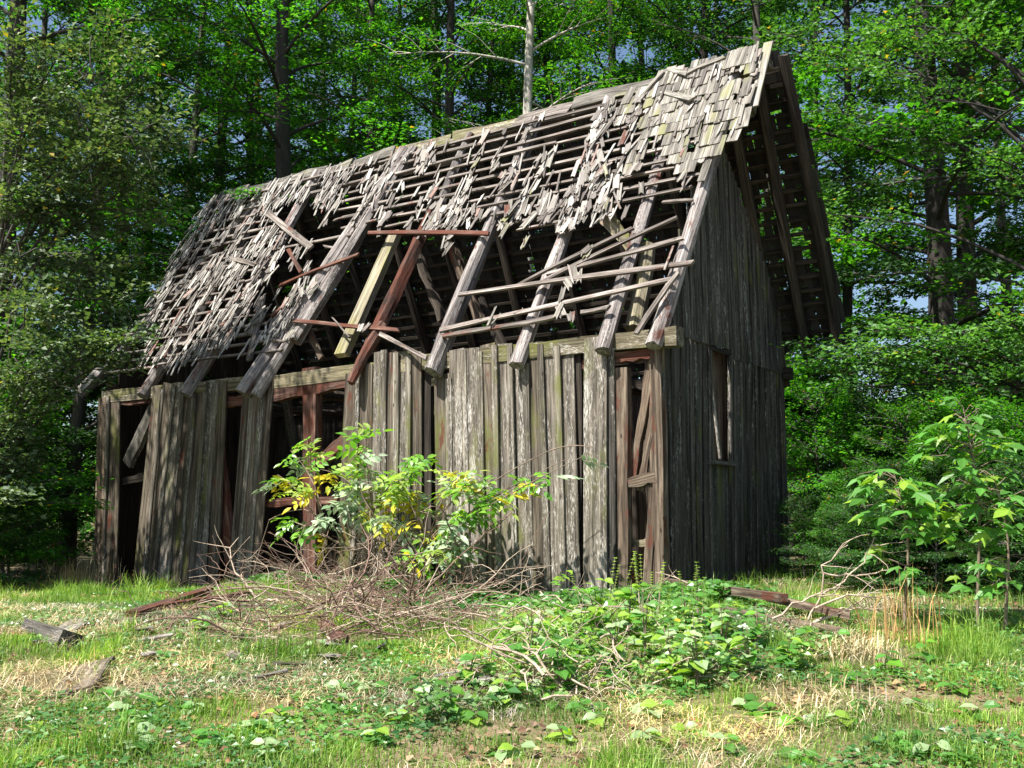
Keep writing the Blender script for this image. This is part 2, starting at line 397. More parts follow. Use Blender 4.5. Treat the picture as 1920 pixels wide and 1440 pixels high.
# sill under the front wall
for u0, u1 in ((.1, 3.2), (3.25, 6.1), (6.2, 9.0), (9.05, BL - .1)):
    p0, p1 = B(u0, .06, 0), B(u1, .06, 0); p0.z = gzf(p0.x, p0.y) + .02; p1.z = gzf(p1.x, p1.y) + .02
    beam('sill_beam', p0, p1, .18, .16, FN, W_RED)

# boarded gable facing the track: two tiers of boards with cover strips, a narrow window
def gable_top(v):                                     # height where the upper boarding ends
    return min(HE + .05 + v * (RZ - HE) / RV * .985, 6.55 - (v - 2.15) * 1.02) if v > 2.15 else HE + .02 + v * (RZ - HE) / RV * .985
win_v0, win_v1, win_z0, win_z1 = 1.52, 2.14, 1.74, 3.32
NG = 21
GE = [BW * (i + (rnd.uniform(-.28, .28) if 0 < i < NG else 0)) / NG for i in range(NG + 1)]
for i in range(NG):
    v0, v1 = GE[i], GE[i + 1]; vm = (v0 + v1) / 2; wd = v1 - v0 - .006
    bulge = .05 * math.sin(math.pi * vm / BW)
    jz = 3.44 if vm < win_v1 else 3.33
    zb = gzf(*B(0, vm, 0).xy) - .06
    spans = [(zb + rnd.uniform(0, .05), jz)]
    if win_v0 < vm < win_v1: spans = [(zb, win_z0), (win_z1, jz)]
    for a, b in spans:
        if b - a < .15: continue
        plank('board', B(-.03 - rnd.uniform(0, .012), vm, a), B(-.03 - bulge * (b > 2) - rnd.uniform(0, .012), vm, b), wd, .024, GN, W_GABLE, warp=.008)
    zt = gable_top(vm)
    if zt > jz + .1:
        plank('board', B(-.065 - rnd.uniform(0, .01) - bulge, vm, jz - .05), B(-.065 - rnd.uniform(0, .01), vm, zt), wd, .024, GN, W_GABLE, warp=.008, jag=.03)
    if i < NG - 1 and not (win_v0 < v1 < win_v1):
        plank('cover_strip', B(-.06 - rnd.uniform(0, .008), v1, zb), B(-.06 - bulge - rnd.uniform(0, .008), v1, jz), .06, .022, GN, W_GABLE, warp=.006)
        zt = gable_top(v1) - .03
        if zt > jz + .1: plank('cover_strip', B(-.092 - bulge, v1, jz - .05), B(-.092, v1, zt), .06, .022, GN, W_GABLE, warp=.006)
win = plank('window', B(.06, win_v0 + .58, win_z0 - .1), B(.06, win_v0 + .58, win_z1 + .1), .62, .02, GN, W_BROWN)
for nm, p0, p1, w_, t_, mt in (('frame', B(-.09, win_v0 - .02, win_z0), B(-.10, win_v0 - .02, win_z1), .05, .05, W_GABLE), ('frame', B(-.09, win_v1 + .02, win_z0), B(-.12, win_v1 + .02, win_z1), .06, .05, W_GABLE),
        ('sill', B(-.10, win_v0 - .1, win_z0 - .02), B(-.10, win_v1 + .1, win_z0 - .02), .06, .12, W_GABLE), ('lintel', B(-.10, win_v0 - .06, win_z1 + .03), B(-.10, win_v1 + .06, win_z1 + .03), .06, .06, W_DARK),
        ('slat', B(-.06, win_v0 + .34, win_z0 + .05), B(-.02, win_v0 + .08, win_z1 - .02), .05, .03, W_STRIP)):
    o = plank(nm, p0, p1, w_, t_, GN, mt); o.parent = win; o.matrix_parent_inverse = win.matrix_basis.inverted()
# rear wall and far gable, seen dark through the gaps
NR = 40
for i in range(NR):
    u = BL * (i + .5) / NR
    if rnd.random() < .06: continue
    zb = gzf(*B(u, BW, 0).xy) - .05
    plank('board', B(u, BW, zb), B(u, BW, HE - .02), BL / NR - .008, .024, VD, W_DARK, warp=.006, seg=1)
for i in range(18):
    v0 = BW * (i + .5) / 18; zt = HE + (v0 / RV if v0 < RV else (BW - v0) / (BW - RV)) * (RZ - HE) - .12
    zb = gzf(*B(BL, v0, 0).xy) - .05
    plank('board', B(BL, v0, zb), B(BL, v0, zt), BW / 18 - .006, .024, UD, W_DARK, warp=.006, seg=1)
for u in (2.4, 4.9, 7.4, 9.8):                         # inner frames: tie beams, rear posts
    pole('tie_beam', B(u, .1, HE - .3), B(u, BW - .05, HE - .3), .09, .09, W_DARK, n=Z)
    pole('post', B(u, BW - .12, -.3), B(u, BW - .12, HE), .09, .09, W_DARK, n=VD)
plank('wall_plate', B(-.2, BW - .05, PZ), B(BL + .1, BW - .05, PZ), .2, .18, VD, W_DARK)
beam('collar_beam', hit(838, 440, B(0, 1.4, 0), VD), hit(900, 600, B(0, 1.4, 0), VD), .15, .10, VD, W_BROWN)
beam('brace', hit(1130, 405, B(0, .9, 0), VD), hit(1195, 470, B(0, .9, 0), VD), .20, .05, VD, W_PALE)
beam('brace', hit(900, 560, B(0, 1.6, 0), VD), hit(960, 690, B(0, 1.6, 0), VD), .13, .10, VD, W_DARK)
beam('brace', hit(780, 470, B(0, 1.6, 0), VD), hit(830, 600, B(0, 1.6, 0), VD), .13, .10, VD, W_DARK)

# ridge beam and caps
plank('ridge_beam', B(-.8, RV, RZ - .20), B(BL - .3, RV, RZ - .20), .14, .18, VD, W_LATH)
u = -.78
while u < BL - .35:
    u2 = min(u + rnd.uniform(.7, 1.9), BL - .3); dz = rnd.uniform(-.04, .05)
    mt = W_BEAM if 3.0 < u < 6.6 and rnd.random() < .7 else (W_SHIN if rnd.random() < .7 else W_LATH)
    plank('ridge_cap', B(u, RV - .09, RZ - .13 + dz), B(u2, RV - .08, RZ - .13 + dz + rnd.uniform(-.05, .05)), rnd.uniform(.2, .32), .03, RN, mt, warp=.03, jag=.09, rough=.02)
    if rnd.random() < .85: plank('ridge_cap', B(u, RV + .09, RZ - .15 + dz), B(u2, RV + .09, RZ - .15 + dz), .24, .03, RRN, W_SHIN, warp=.02, jag=.06)
    u = u2 + rnd.uniform(-.12, .05)

# rafters of the front slope, given by a point near the tail and one higher up in the photo
def roofline(x0, y0, x1, y1, off=0.0, up=None):
    a, b = RF(x0, y0, off), RF(x1, y1, off)
    if up is not None:                                 # run on to that height of the slope
        d = (b - a).normalized(); s = (B(0, 0, HE) - a).dot(SL); L = (up - (a - B(0, 0, HE)).dot(SL)) / d.dot(SL); b = a + d * L
    return a, b
FULL = SLEN - .24
RAFT = [(150, 738, 300, 575, .13, W_RAFT, FULL - .3), (266, 742, 355, 600, .13, W_RAFT, FULL), (348, 740, 420, 620, .12, W_RAFT, FULL),
        (452, 735, 545, 600, .165, W_RAFT, FULL), (815, 700, 905, 470, .135, W_RAFT, FULL), (972, 684, 1045, 470, .115, W_RAFT, FULL),
        (1136, 660, 1180, 500, .115, W_RAFT, FULL), (1229, 648, 1275, 490, .12, W_RAFT, FULL), (690, 650, 792, 450, .12, W_RED, 3.0), (796, 441, 830, 370, .105, W_RAFT, FULL), (548, 640, 690, 420, .12, W_RAFT, FULL)]
for x0, y0, x1, y1, r, mt, up in RAFT:
    a, b = roofline(x0, y0, x1, y1, .06, up)
    pole('rafter', a, b, r, r * .8, mt, seg=9, wob=.035)
a, b = RF(640, 668, -.02), RF(742, 438, -.02)
plank('rafter', a, b, .26, .12, RN, W_PALE, w1=.22, jag=.03)
a, b = RF(655, 718, .10), RF(722, 610, .10)
pole('rafter', a, b, .07, .11, W_RED, seg=6, wob=.03)
pole('rafter', hit(1190, 615, B(0, .35, 0), VD), hit(1215, 460, B(0, .9, 0), VD), .12, .10, W_PALE, n=RN, square=True)
pole('rafter', B(-.68, 0, HE) + SL * (SLEN - 1.3), B(-.68, RV, RZ - .1), .08, .07, W_GABLE, n=RN, square=True)
for x0, y0, x1, y1 in ((478, 742, 560, 615),):
    a, b = roofline(x0, y0, x1, y1, .05, 2.4); pole('rafter', a, b, .10, .09, W_RAFT, seg=6)
# rear rafters
for u in (-1.0, .0, 1.2, 2.4, 3.6, 4.9, 6.1, 7.3, 8.6, 9.8, 11.0, 11.9):
    e = .35 if u > -.5 else -.35
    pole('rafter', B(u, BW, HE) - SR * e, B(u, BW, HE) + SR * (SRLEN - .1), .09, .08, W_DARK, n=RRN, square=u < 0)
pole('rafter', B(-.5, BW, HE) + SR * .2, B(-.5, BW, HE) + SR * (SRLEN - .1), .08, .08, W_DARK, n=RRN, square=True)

# laths: front slope
def RS(u, s, off=0.0): return B(u, 0, HE) + SL * s + RN * off
def in_poly(x, y, P):
    c = False; j = len(P) - 1
    for i in range(len(P)):
        xi, yi = P[i]; xj, yj = P[j]
        if (yi > y) != (yj > y) and x < (xj - xi) * (y - yi) / (yj - yi) + xi: c = not c
        j = i
    return c
HOLE = [(690, 440), (930, 432), (985, 452), (1190, 400), (1315, 395), (1330, 700), (560, 720), (545, 640), (600, 560), (640, 470)]
HOLE2 = [(520, 395), (590, 380), (640, 440), (560, 470)]
HOLE3 = [(470, 560), (560, 470), (620, 470), (600, 560), (520, 620)]
LAT = .228; NL = 22
for i in range(NL):
    s = .30 + i * LAT
    if s > SLEN - .25: break
    u = -.70 if s > SLEN - 1.35 else rnd.uniform(-.35, .05)
    end = BL + rnd.uniform(-.3, .15) - .3 * (i > 8)
    while u < end:
        L = rnd.choice((2.2, 3.1, 3.9)) * rnd.uniform(.85, 1.1); u2 = min(u + L, end)
        # keep the stretches that are still there
        pts = np.linspace(u, u2, max(3, int((u2 - u) / .2))); run = None
        keep = []
        for q in pts:
            px, py = proj(RS(q, s)); keep.append(not (in_poly(px, py, HOLE) or in_poly(px, py, HOLE2) or in_poly(px, py, HOLE3)))
        k = 0
        while k < len(pts):
            if keep[k]:
                j = k
                while j + 1 < len(pts) and keep[j + 1]: j += 1
                if j > k:
                    sag = rnd.uniform(-.035, .035); sag2 = rnd.uniform(-.035, .035)
                    plank('lath', RS(pts[k] - .03, s + sag, .155 + rnd.uniform(0, .01)), RS(pts[j] + .03, s + sag2, .155 + rnd.uniform(0, .01)), .046 * rnd.uniform(.8, 1.25), .035, RN, W_LATH if rnd.random() < .96 else W_RED, jag=.05, warp=.012, rough=.008)
                k = j + 1
            else: k += 1
        u = u2 + rnd.uniform(-.05, .03)
# laths hanging loose over the hole
for x0, y0, x1, y1, wd, mt in ((862, 555, 1297, 492, .07, W_LATH), (969, 538, 1184, 428, .055, W_LATH), (1009, 533, 1269, 408, .055, W_LATH), (1025, 514, 1278, 447, .06, W_LATH),
        (828, 621, 1253, 522, .075, W_LATH), (831, 631, 1044, 592, .07, W_LATH), (1087, 586, 1144, 577, .06, W_LATH), (1197, 622, 1272, 511, .06, W_LATH), (690, 437, 915, 438, .075, W_RED),
        (550, 601, 747, 620, .07, W_RED), (712, 624, 802, 673, .07, W_LATH), (625, 598, 655, 630, .03, W_LATH), (503, 400, 581, 462, .13, W_LATH), (434, 484, 478, 498, .10, W_LATH), (541, 466, 566, 512, .07, W_RED),
        (525, 537, 672, 475, .06, W_RED), (494, 559, 466, 675, .12, W_LATH), (560, 545, 510, 590, .06, W_RED), (1240, 172, 1300, 187, .09, W_SHIN), (1253, 128, 1290, 139, .10, W_SHIN), (1290, 139, 1360, 104, .07, W_SHIN), (1195, 190, 1246, 135, .07, W_SHIN)):
    plank('lath', RF(x0, y0, .21), RF(x1, y1, .21 + rnd.uniform(-.02, .05)), wd, .04, RN, mt, jag=.05, warp=.02, rough=.01)
beam('brace', FWL(603, 672, -.5), FWL(572, 606, -.6), .10, .06, FN, W_BROWN)
# verge board
plank('verge_board', RS(-.80, SLEN - 1.32, .12), RS(-.80, SLEN + .05, .14), .14, .03, RN, W_SHIN, warp=.01)
# laths: rear slope
for i in range(23):
    s = .05 + i * LAT * 1.02
    if s > SRLEN - .1: break
    u = -1.06 if s > .3 else .0
    while u < BL:
        u2 = min(u + rnd.uniform(2.4, 3.8), BL)
        c0 = B(u, BW, HE) + SR * s + RRN * .11; c1 = B(u2, BW, HE) + SR * (s + rnd.uniform(-.02, .02)) + RRN * .11
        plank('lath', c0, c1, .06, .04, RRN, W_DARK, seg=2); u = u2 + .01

# shingles
def shingle_mesh(w, L, mat, kind):
    """split shake: local x up the slope, y width, z thickness; ragged lower end for the broken kinds"""
    r = rnd; nseg = 1 if w < .05 else 3; t0, t1 = .016, .007; v = []; f = []
    for k in range(nseg + 1):
        y = (k / nseg - .5) * w + r.uniform(-.004, .004)
        lo = {0: r.uniform(0, .012), 1: r.uniform(0, .10), 2: r.uniform(0, .16)}[kind]; hi = r.uniform(0, .02) if kind == 0 else r.uniform(0, .08)
        x0 = -L / 2 + lo; x1 = L / 2 - hi; sk = r.uniform(-.004, .004)
        v += [(x0, y, 0 + sk), (x1, y, sk), (x1, y, t1 + sk), (x0, y, t0 + sk)]
    for k in range(nseg):
        a = k * 4; b = a + 4
        for q in range(4): f.append((a + q, a + (q + 1) % 4, b + (q + 1) % 4, b + q))
    f.append((3, 2, 1, 0)); e = nseg * 4; f.append((e, e + 1, e + 2, e + 3))
    f = [tuple(reversed(q)) for q in f]
    return mesh('shingle', v, f, mat)
SH_W = [shingle_mesh(rnd.uniform(.12, .19), .44, W_SHIN, 0) for _ in range(10)]
SH_B = [shingle_mesh(rnd.uniform(.05, .12), rnd.uniform(.26, .44), rnd.choice((W_SHIN, W_SHINR)), 1) for _ in range(12)]
SH_S = [shingle_mesh(rnd.uniform(.016, .05), rnd.uniform(.22, .56), rnd.choice((W_SHINR, W_SHIN)), 2) for _ in range(18)]
WHOLE = [(1212, 235), (1252, 130), (1300, 105), (1440, 80), (1398, 268), (1350, 282), (1330, 340), (1290, 330), (1262, 300), (1240, 265)]
FRINGE = [(1170, 200), (1300, 100), (1420, 90), (1385, 270), (1330, 360), (1190, 350)]
LEFT = [(385, 365), (640, 295), (760, 300), (740, 350), (640, 420), (560, 470), (520, 560), (470, 640), (330, 690), (280, 690), (300, 520), (330, 430)]
LEFT2 = [(300, 540), (600, 470), (590, 560), (540, 640), (480, 670), (300, 700)]
MID = [(640, 330), (1000, 190), (1260, 130), (1335, 340), (1330, 400), (1000, 450), (930, 440), (690, 440)]
def smat(u, s, off, rot, tilt):
    x = (SL * math.cos(rot) + UD * math.sin(rot)); x = (x + RN * tilt).normalized(); y = RN.cross(x).normalized(); z = x.cross(y)
    M = Matrix((x, y, z)).transposed().to_4x4(); M.translation = RS(u, s, off); return M
def vclump(u, s): return float(vnoise(u * 4.2, s * 1.15, 9))
SH = []                                                # (size in the picture, mesh, matrix)
NLR = int((SLEN - .2) / LAT)
for i in range(-1, NLR + 1):
    s = .30 + i * LAT
    # whole shingles
    if s > SLEN - .2: break
    u = -.72 + .08 * (i % 2)
    while u < 2.4:
        px, py = proj(RS(u, s + .0)); 
        if in_poly(px, py, WHOLE) or (in_poly(px, py, FRINGE) and vclump(u * 1.3, s) > .58):
            if rnd.random() < .93:
                SH.append((30, rnd.choice(SH_W if rnd.random() < .72 else SH_B), smat(u, s + .03 + rnd.uniform(-.02, .02), .185 + rnd.uniform(0, .012), rnd.gauss(0, .035), -.045 + rnd.uniform(-.01, .01))))
                if rnd.random() < .35: SH.append((12, rnd.choice(SH_S), smat(u + rnd.uniform(-.06, .06), s + rnd.uniform(-.1, .1), .215, rnd.gauss(0, .1), -.04)))
        u += rnd.uniform(.13, .165)
    # splintered remains
    if s > SLEN - .35: continue
    u = .6
    while u < BL - .1:
        px, py = proj(RS(u, s)); q = vclump(u, s); d = 0
        if in_poly(px, py, LEFT): d = .54 if q > .40 else .12
        elif in_poly(px, py, LEFT2): d = .50 if q > .44 else .07
        elif in_poly(px, py, MID): d = .66 if q > .57 else (.16 if q > .42 else .05)
        if in_poly(px, py, HOLE2): d *= .15
        if rnd.random() < d:
            left = px < 640
            for rep in range(2 + (rnd.random() < .5) if left else 1 + (q > .72) + (q > .8)):
                me = rnd.choice(SH_S) if rnd.random() < (.92 if left else .68) else rnd.choice(SH_B)
                rot = rnd.gauss(.0, .17 if left else .24)
                SH.append(((16 if left else 22) * rnd.random(), me, smat(u + rnd.uniform(-.05, .05), s - rnd.uniform(-.03, .14), .180 + rnd.uniform(0, .035), rot, -.04 + rnd.uniform(-.05, .03))))
        u += rnd.uniform(.05, .085)
# clumps that hang from the last laths
for x, y, k in ((1080, 520, 3), (985, 460, 2), (840, 455, 4), (950, 430, 5), (1065, 545, 2), (1105, 470, 3), (1070, 600, 3), (925, 605, 2), (1055, 590, 2), (1265, 480, 1), (840, 480, 2), (1135, 395, 3), (1190, 330, 3), (1140, 330, 4), (1030, 300, 4), (930, 320, 4), (960, 400, 5), (1285, 345, 3), (560, 560, 5), (490, 600, 5), (545, 640, 4), (690, 610, 2), (590, 540, 4)):
    p = RF(x, y, .2) ; d = p - B(0, 0, HE); u, s = d.dot(UD), d.dot(SL)
    for _ in range(k): SH.append((40, rnd.choice(SH_B if rnd.random() < .6 else SH_S), smat(u + rnd.uniform(-.09, .09), s + rnd.uniform(-.1, .1), .23 + rnd.uniform(0, .05), rnd.gauss(0, .3), -.06 + rnd.uniform(-.15, .1))))
SH.sort(key=lambda t: -t[0])
for _, me, M in SH[:290]: part('shingle', me, M)
V = []; Fq = []; MI = []; off = 0
for _, me, M in SH[290:]:
    nv = len(me.vertices); co = np.empty(nv * 3, np.float32); me.vertices.foreach_get('co', co)
    Mn = np.array(M); V.append(co.reshape(-1, 3) @ Mn[:3, :3].T + Mn[:3, 3])
    for p in me.polygons: Fq.append([off + i for i in p.vertices]); MI.append(0 if me.materials[0] == W_SHIN else 1)
    off += nv
V = np.concatenate(V) - np.array(O)
def island_wood(name, k=1.0):
    m, n, l, p = new_mat(name); ge = n.new('ShaderNodeNewGeometry'); tc = n.new('ShaderNodeTexCoord')
    c = ramp(n, l, ge.outputs['Random Per Island'], [(0, (.075, .062, .055)), (.35, (.185, .166, .150)), (.7, (.31, .29, .262)), (.93, (.45, .43, .395)), (1, (.20, .10, .075))])
    # grain direction runs up the slope: squeeze the coordinates along it
    a = n.new('ShaderNodeVectorMath'); a.operation = 'DOT_PRODUCT'; a.inputs[1].default_value = tuple(UD); l.new(tc.outputs['Object'], a.inputs[0])
    b = n.new('ShaderNodeVectorMath'); b.operation = 'DOT_PRODUCT'; b.inputs[1].default_value = tuple(SL); l.new(tc.outputs['Object'], b.inputs[0])
    cb = n.new('ShaderNodeCombineXYZ'); l.new(math_(n, l, 'MULTIPLY', a.outputs['Value'], 90), cb.inputs[0]); l.new(math_(n, l, 'MULTIPLY', b.outputs['Value'], 3), cb.inputs[1]); l.new(math_(n, l, 'MULTIPLY', ge.outputs['Random Per Island'], 50), cb.inputs[2])
    g = noise(n, l, cb.outputs[0], 1, 4, .65)
    l.new(mix(n, l, 1.0, c, ramp(n, l, g, [(.3, .35 * k), (.5, .9 * k), (.7, 1.2 * k)]), 'MULTIPLY'), p.inputs['Base Color']); p.inputs['Roughness'].default_value = .9
    bp = n.new('ShaderNodeBump'); bp.inputs['Strength'].default_value = .4; bp.inputs['Distance'].default_value = .01; l.new(g, bp.inputs['Height']); l.new(bp.outputs[0], p.inputs['Normal'])
    return m
W_ISL = island_wood('splintered_shakes'); W_REAR = island_wood('shade_dark_shakes', .12)  # rear shakes: same wood with the under-roof shade put into its colour
o = put('shingle_remains', mesh('shingle_remains', V, Fq, W_ISL), barn); tag(o, kind='stuff')
# rear slope covering: one stuff mesh of shakes with gaps, ragged towards the verge
V = []; F6 = []; off = 0
for i in range(21):
    s = .12 + i * LAT * 1.02; u = (-.82 if s > SRLEN - 1.2 else -1.06) if s > .42 else -.05
    while u < BL:
        wd = rnd.uniform(.09, .17)
        miss = .22 if u < .35 and s < 4.0 else (.045 if u > .5 else .2)
        if s > 4.2: miss = .06
        if rnd.random() > miss:
            c = B(u, BW, HE) + SR * s + RRN * .15; L = .42; xs = SR * (L / 2); ys = UD * (wd / 2); t = RRN * .012; tl = RRN * .02
            for q in (c - xs - ys + tl, c - xs + ys + tl, c + xs + ys - tl * .5, c + xs - ys - tl * .5): V += [q - O, q + t - O]
            for a in ((0, 2, 4, 6), (1, 7, 5, 3), (0, 1, 3, 2), (2, 3, 5, 4), (4, 5, 7, 6), (6, 7, 1, 0)): F6.append([off + k for k in a])
            off += 8
        u += wd + .006
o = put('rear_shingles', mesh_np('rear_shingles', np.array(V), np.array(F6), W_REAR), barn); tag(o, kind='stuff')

# ------------------------------------------------------------------ foliage helpers
def leaf_quads(P, D, N, ln, wd, cup=.18):
    """P base points, D direction along the leaf, N leaf normal -> folded rhombic leaves"""
    D = D / (np.linalg.norm(D, axis=1, keepdims=True) + 1e-9)
    S = np.cross(N, D); S /= np.linalg.norm(S, axis=1, keepdims=True) + 1e-9
    Nn = np.cross(D, S); ln = ln[:, None]; wd = wd[:, None]
    a = P; b = P + D * ln * .45 + S * wd * .5 + Nn * wd * cup; c = P + D * ln - Nn * ln * .12; d = P + D * ln * .45 - S * wd * .5 + Nn * wd * cup
    V = np.stack([a, b, c, d], 1).reshape(-1, 3); F = np.arange(len(P) * 4).reshape(-1, 4)
    return V, F
def rand_dirs(n, g): v = g.normal(size=(n, 3)); return v / np.linalg.norm(v, axis=1, keepdims=True)

L_BEECH = leafmat('beech_leaf', (.022, .10, .010), (.05, .19, .016), (.115, .31, .028), trans=.42, yellow=(.42, .24, .03))
L_DEEP = leafmat('shade_leaf', (.018, .06, .014), (.035, .11, .025), (.07, .17, .04), yellow=(.35, .20, .04))
L_PALE = leafmat('pale_hazel_leaf', (.042, .088, .034), (.085, .14, .062), (.17, .23, .125), trans=.26, yellow=(.42, .32, .05))
L_FAR = leafmat('far_leaf', (.02, .07, .012), (.04, .13, .02), (.09, .22, .03), trans=.4)
L_BOUGH = leafmat('bough_leaf', (.03, .09, .02), (.055, .15, .03), (.10, .22, .05), trans=.3, yellow=(.40, .24, .03))
BK_DARK = bark('dark_bark', (.012, .010, .009), (.042, .036, .030))
BK_GREY = bark('beech_bark', (.03, .028, .024), (.09, .083, .07))
BK_BIRCH = bark('pale_bark', (.20, .18, .15), (.55, .52, .46), 9)
BK_TWIG = bark('twig_bark', (.10, .07, .05), (.30, .23, .17), 12)

def grow(seed, H, base, spread, n_limb, per, lsize, r0, flat=.30, droop=.25, up=(.1, .5), sub=9, lean=0.0, top=1.0):
    """trunk with limbs and twigs (tubes) and leaf positions in flat sprays"""
    g = np.random.default_rng(seed)
    z = np.linspace(-.5, H, 12); ax = g.uniform(0, 6.28)
    wob = .012 * H * np.sin(z / H * 5 + ax); tp = np.stack([wob + lean * z, .012 * H * np.cos(z / H * 4 + ax), z], 1)
    tr = r0 * (1 - .78 * np.clip(z / H, 0, 1)); tr[0] = r0 * 1.5; tr[1] *= 1.08
    big = [(tp, tr)]; small = []; LP = []; LD = []
    for k in range(n_limb):
        h = base + (H * top - base) * ((k + g.random()) / n_limb); i = np.interp(h, z, np.arange(12))
        p0 = np.array([np.interp(h, z, tp[:, 0]), np.interp(h, z, tp[:, 1]), h])
        az = k * 2.4 + g.uniform(-.5, .5); rel = (h - base) / (H - base + 1e-6)
        L = spread * (1.0 - .62 * rel ** 1.6) * g.uniform(.65, 1.15) * (.75 + .5 * min(rel * 4, .5))
        el = g.uniform(*up) + rel * .5
        d = np.array([math.cos(az) * math.cos(el), math.sin(az) * math.cos(el), math.sin(el)])
        t = np.linspace(0, 1, 6)[:, None]
        side = np.cross(d, [0, 0, 1]); P = p0 + d * L * t + np.array([0, 0, -1]) * droop * L * t ** 2 + side * g.uniform(-.15, .15) * L * t ** 2
        rr = max(.014, r0 * .20 * (1 - .5 * rel)) * (1 - .85 * t[:, 0]) + .006; big.append((P, rr))
        for j in range(sub):
            tt = .22 + .78 * (j + g.random()) / sub; q = np.array([np.interp(tt, t[:, 0], P[:, c]) for c in range(3)])
            sg = 1 if j % 2 else -1; lat = side * sg * g.uniform(.5, 1.0) + d * g.uniform(.3, .9) + np.array([0, 0, g.uniform(-.22, .15)]); lat /= np.linalg.norm(lat)
            sl = L * .42 * (1.15 - tt) + g.uniform(.35, .8); mid = q + lat * sl * .5; e = q + lat * sl + np.array([0, 0, -.10 * sl])
            small.append((np.stack([q, mid, e]), np.array([.014, .009, .003])))
            m = int(per * (sl / 1.0) * g.choice([.15, .8, 1.1, 1.5])) + 3
            s = g.random(m) ** .7; a = q + lat * sl * s[:, None]
            perp = np.cross(lat, [0, 0, 1]); perp /= np.linalg.norm(perp) + 1e-9
            spr = g.normal(0, .24, (m, 1)) * (1 - .4 * s[:, None]); a = a + perp * spr + np.stack([np.zeros(m), np.zeros(m), g.normal(0, .055 * flat / .3, m) - .10 * s * sl - .06 * np.abs(spr[:, 0])], 1)
            LP.append(a); LD.append(lat + perp * np.sign(spr) * .9 + g.normal(0, .35, (m, 3)) + np.array([0, 0, -.25]))
    P = np.concatenate(LP); D = np.concatenate(LD); n = len(P)
    N = np.stack([g.normal(0, .32, n), g.normal(0, .32, n) - .12, np.ones(n)], 1)
    ln = lsize * g.uniform(.55, 1.3, n); V, F = leaf_quads(P, D, N, ln, ln * g.uniform(.5, .8, n))
    return big, small, V, F
def tree_meshes(name, bark_m, leaf_m, **k):
    big, small, V, F = grow(**k)
    v1, f1 = tubes(big, 8, cap=False); v2, f2 = tubes(small, 3, cap=False)
    tm = mesh_np(name + '_trunk', np.concatenate([v1, v2]), np.concatenate([f1, f2 + len(v1)]), bark_m, True)
    return tm, mesh_np(name + '_crown', V, F, leaf_m)
PROTO = {
    'a': tree_meshes('beech', BK_DARK, L_BEECH, seed=1, H=21, base=3.4, spread=4.6, n_limb=40, per=62, lsize=.115, r0=.25),
    'b': tree_meshes('beech', BK_DARK, L_BEECH, seed=2, H=23, base=4.5, spread=5.0, n_limb=42, per=62, lsize=.12, r0=.30),
    'c': tree_meshes('maple', BK_GREY, L_DEEP, seed=3, H=19, base=2.2, spread=4.4, n_limb=44, per=64, lsize=.12, r0=.20),
    'd': tree_meshes('slim', BK_DARK, L_DEEP, seed=4, H=20, base=5.0, spread=3.2, n_limb=34, per=56, lsize=.12, r0=.15),
    'e': tree_meshes('pale', BK_BIRCH, L_BEECH, seed=6, H=22, base=9.0, spread=3.2, n_limb=24, per=50, lsize=.11, r0=.17),
}
UNDER = {
    's': tree_meshes('shrub', BK_GREY, L_DEEP, seed=11, H=3.6, base=.25, spread=2.0, n_limb=26, per=55, lsize=.10, r0=.05, up=(.2, .7), droop=.3),
    't': tree_meshes('shrub', BK_GREY, L_BEECH, seed=12, H=4.6, base=.4, spread=2.3, n_limb=30, per=50, lsize=.11, r0=.06, up=(.1, .6)),
    'h': tree_meshes('hazel', BK_GREY, L_PALE, seed=13, H=4.2, base=.3, spread=2.1, n_limb=30, per=55, lsize=.10, r0=.06, up=(.1, .7)),
}
def tree(kind, loc, rot, sc, label, cat='tree', name='beech_tree', group=None, lib=PROTO):
    t = empty(name, loc, label=label, cat=cat, group=group); t.rotation_euler = (0, 0, rot); t.scale = (sc[0], sc[0], sc[1]) if isinstance(sc, tuple) else (sc,) * 3
    tm, cm = lib[kind]
    link(bpy.data.objects.new('trunk' if lib is PROTO else 'stems', tm), t); link(bpy.data.objects.new('crown' if lib is PROTO else 'foliage', cm), t)
    return t
BEHIND = 'forest trees standing behind the barn roof'
FAR = 'forest trees deep in the wood'
SIDE = 'dark trunks in the wood beside the boarded gable'
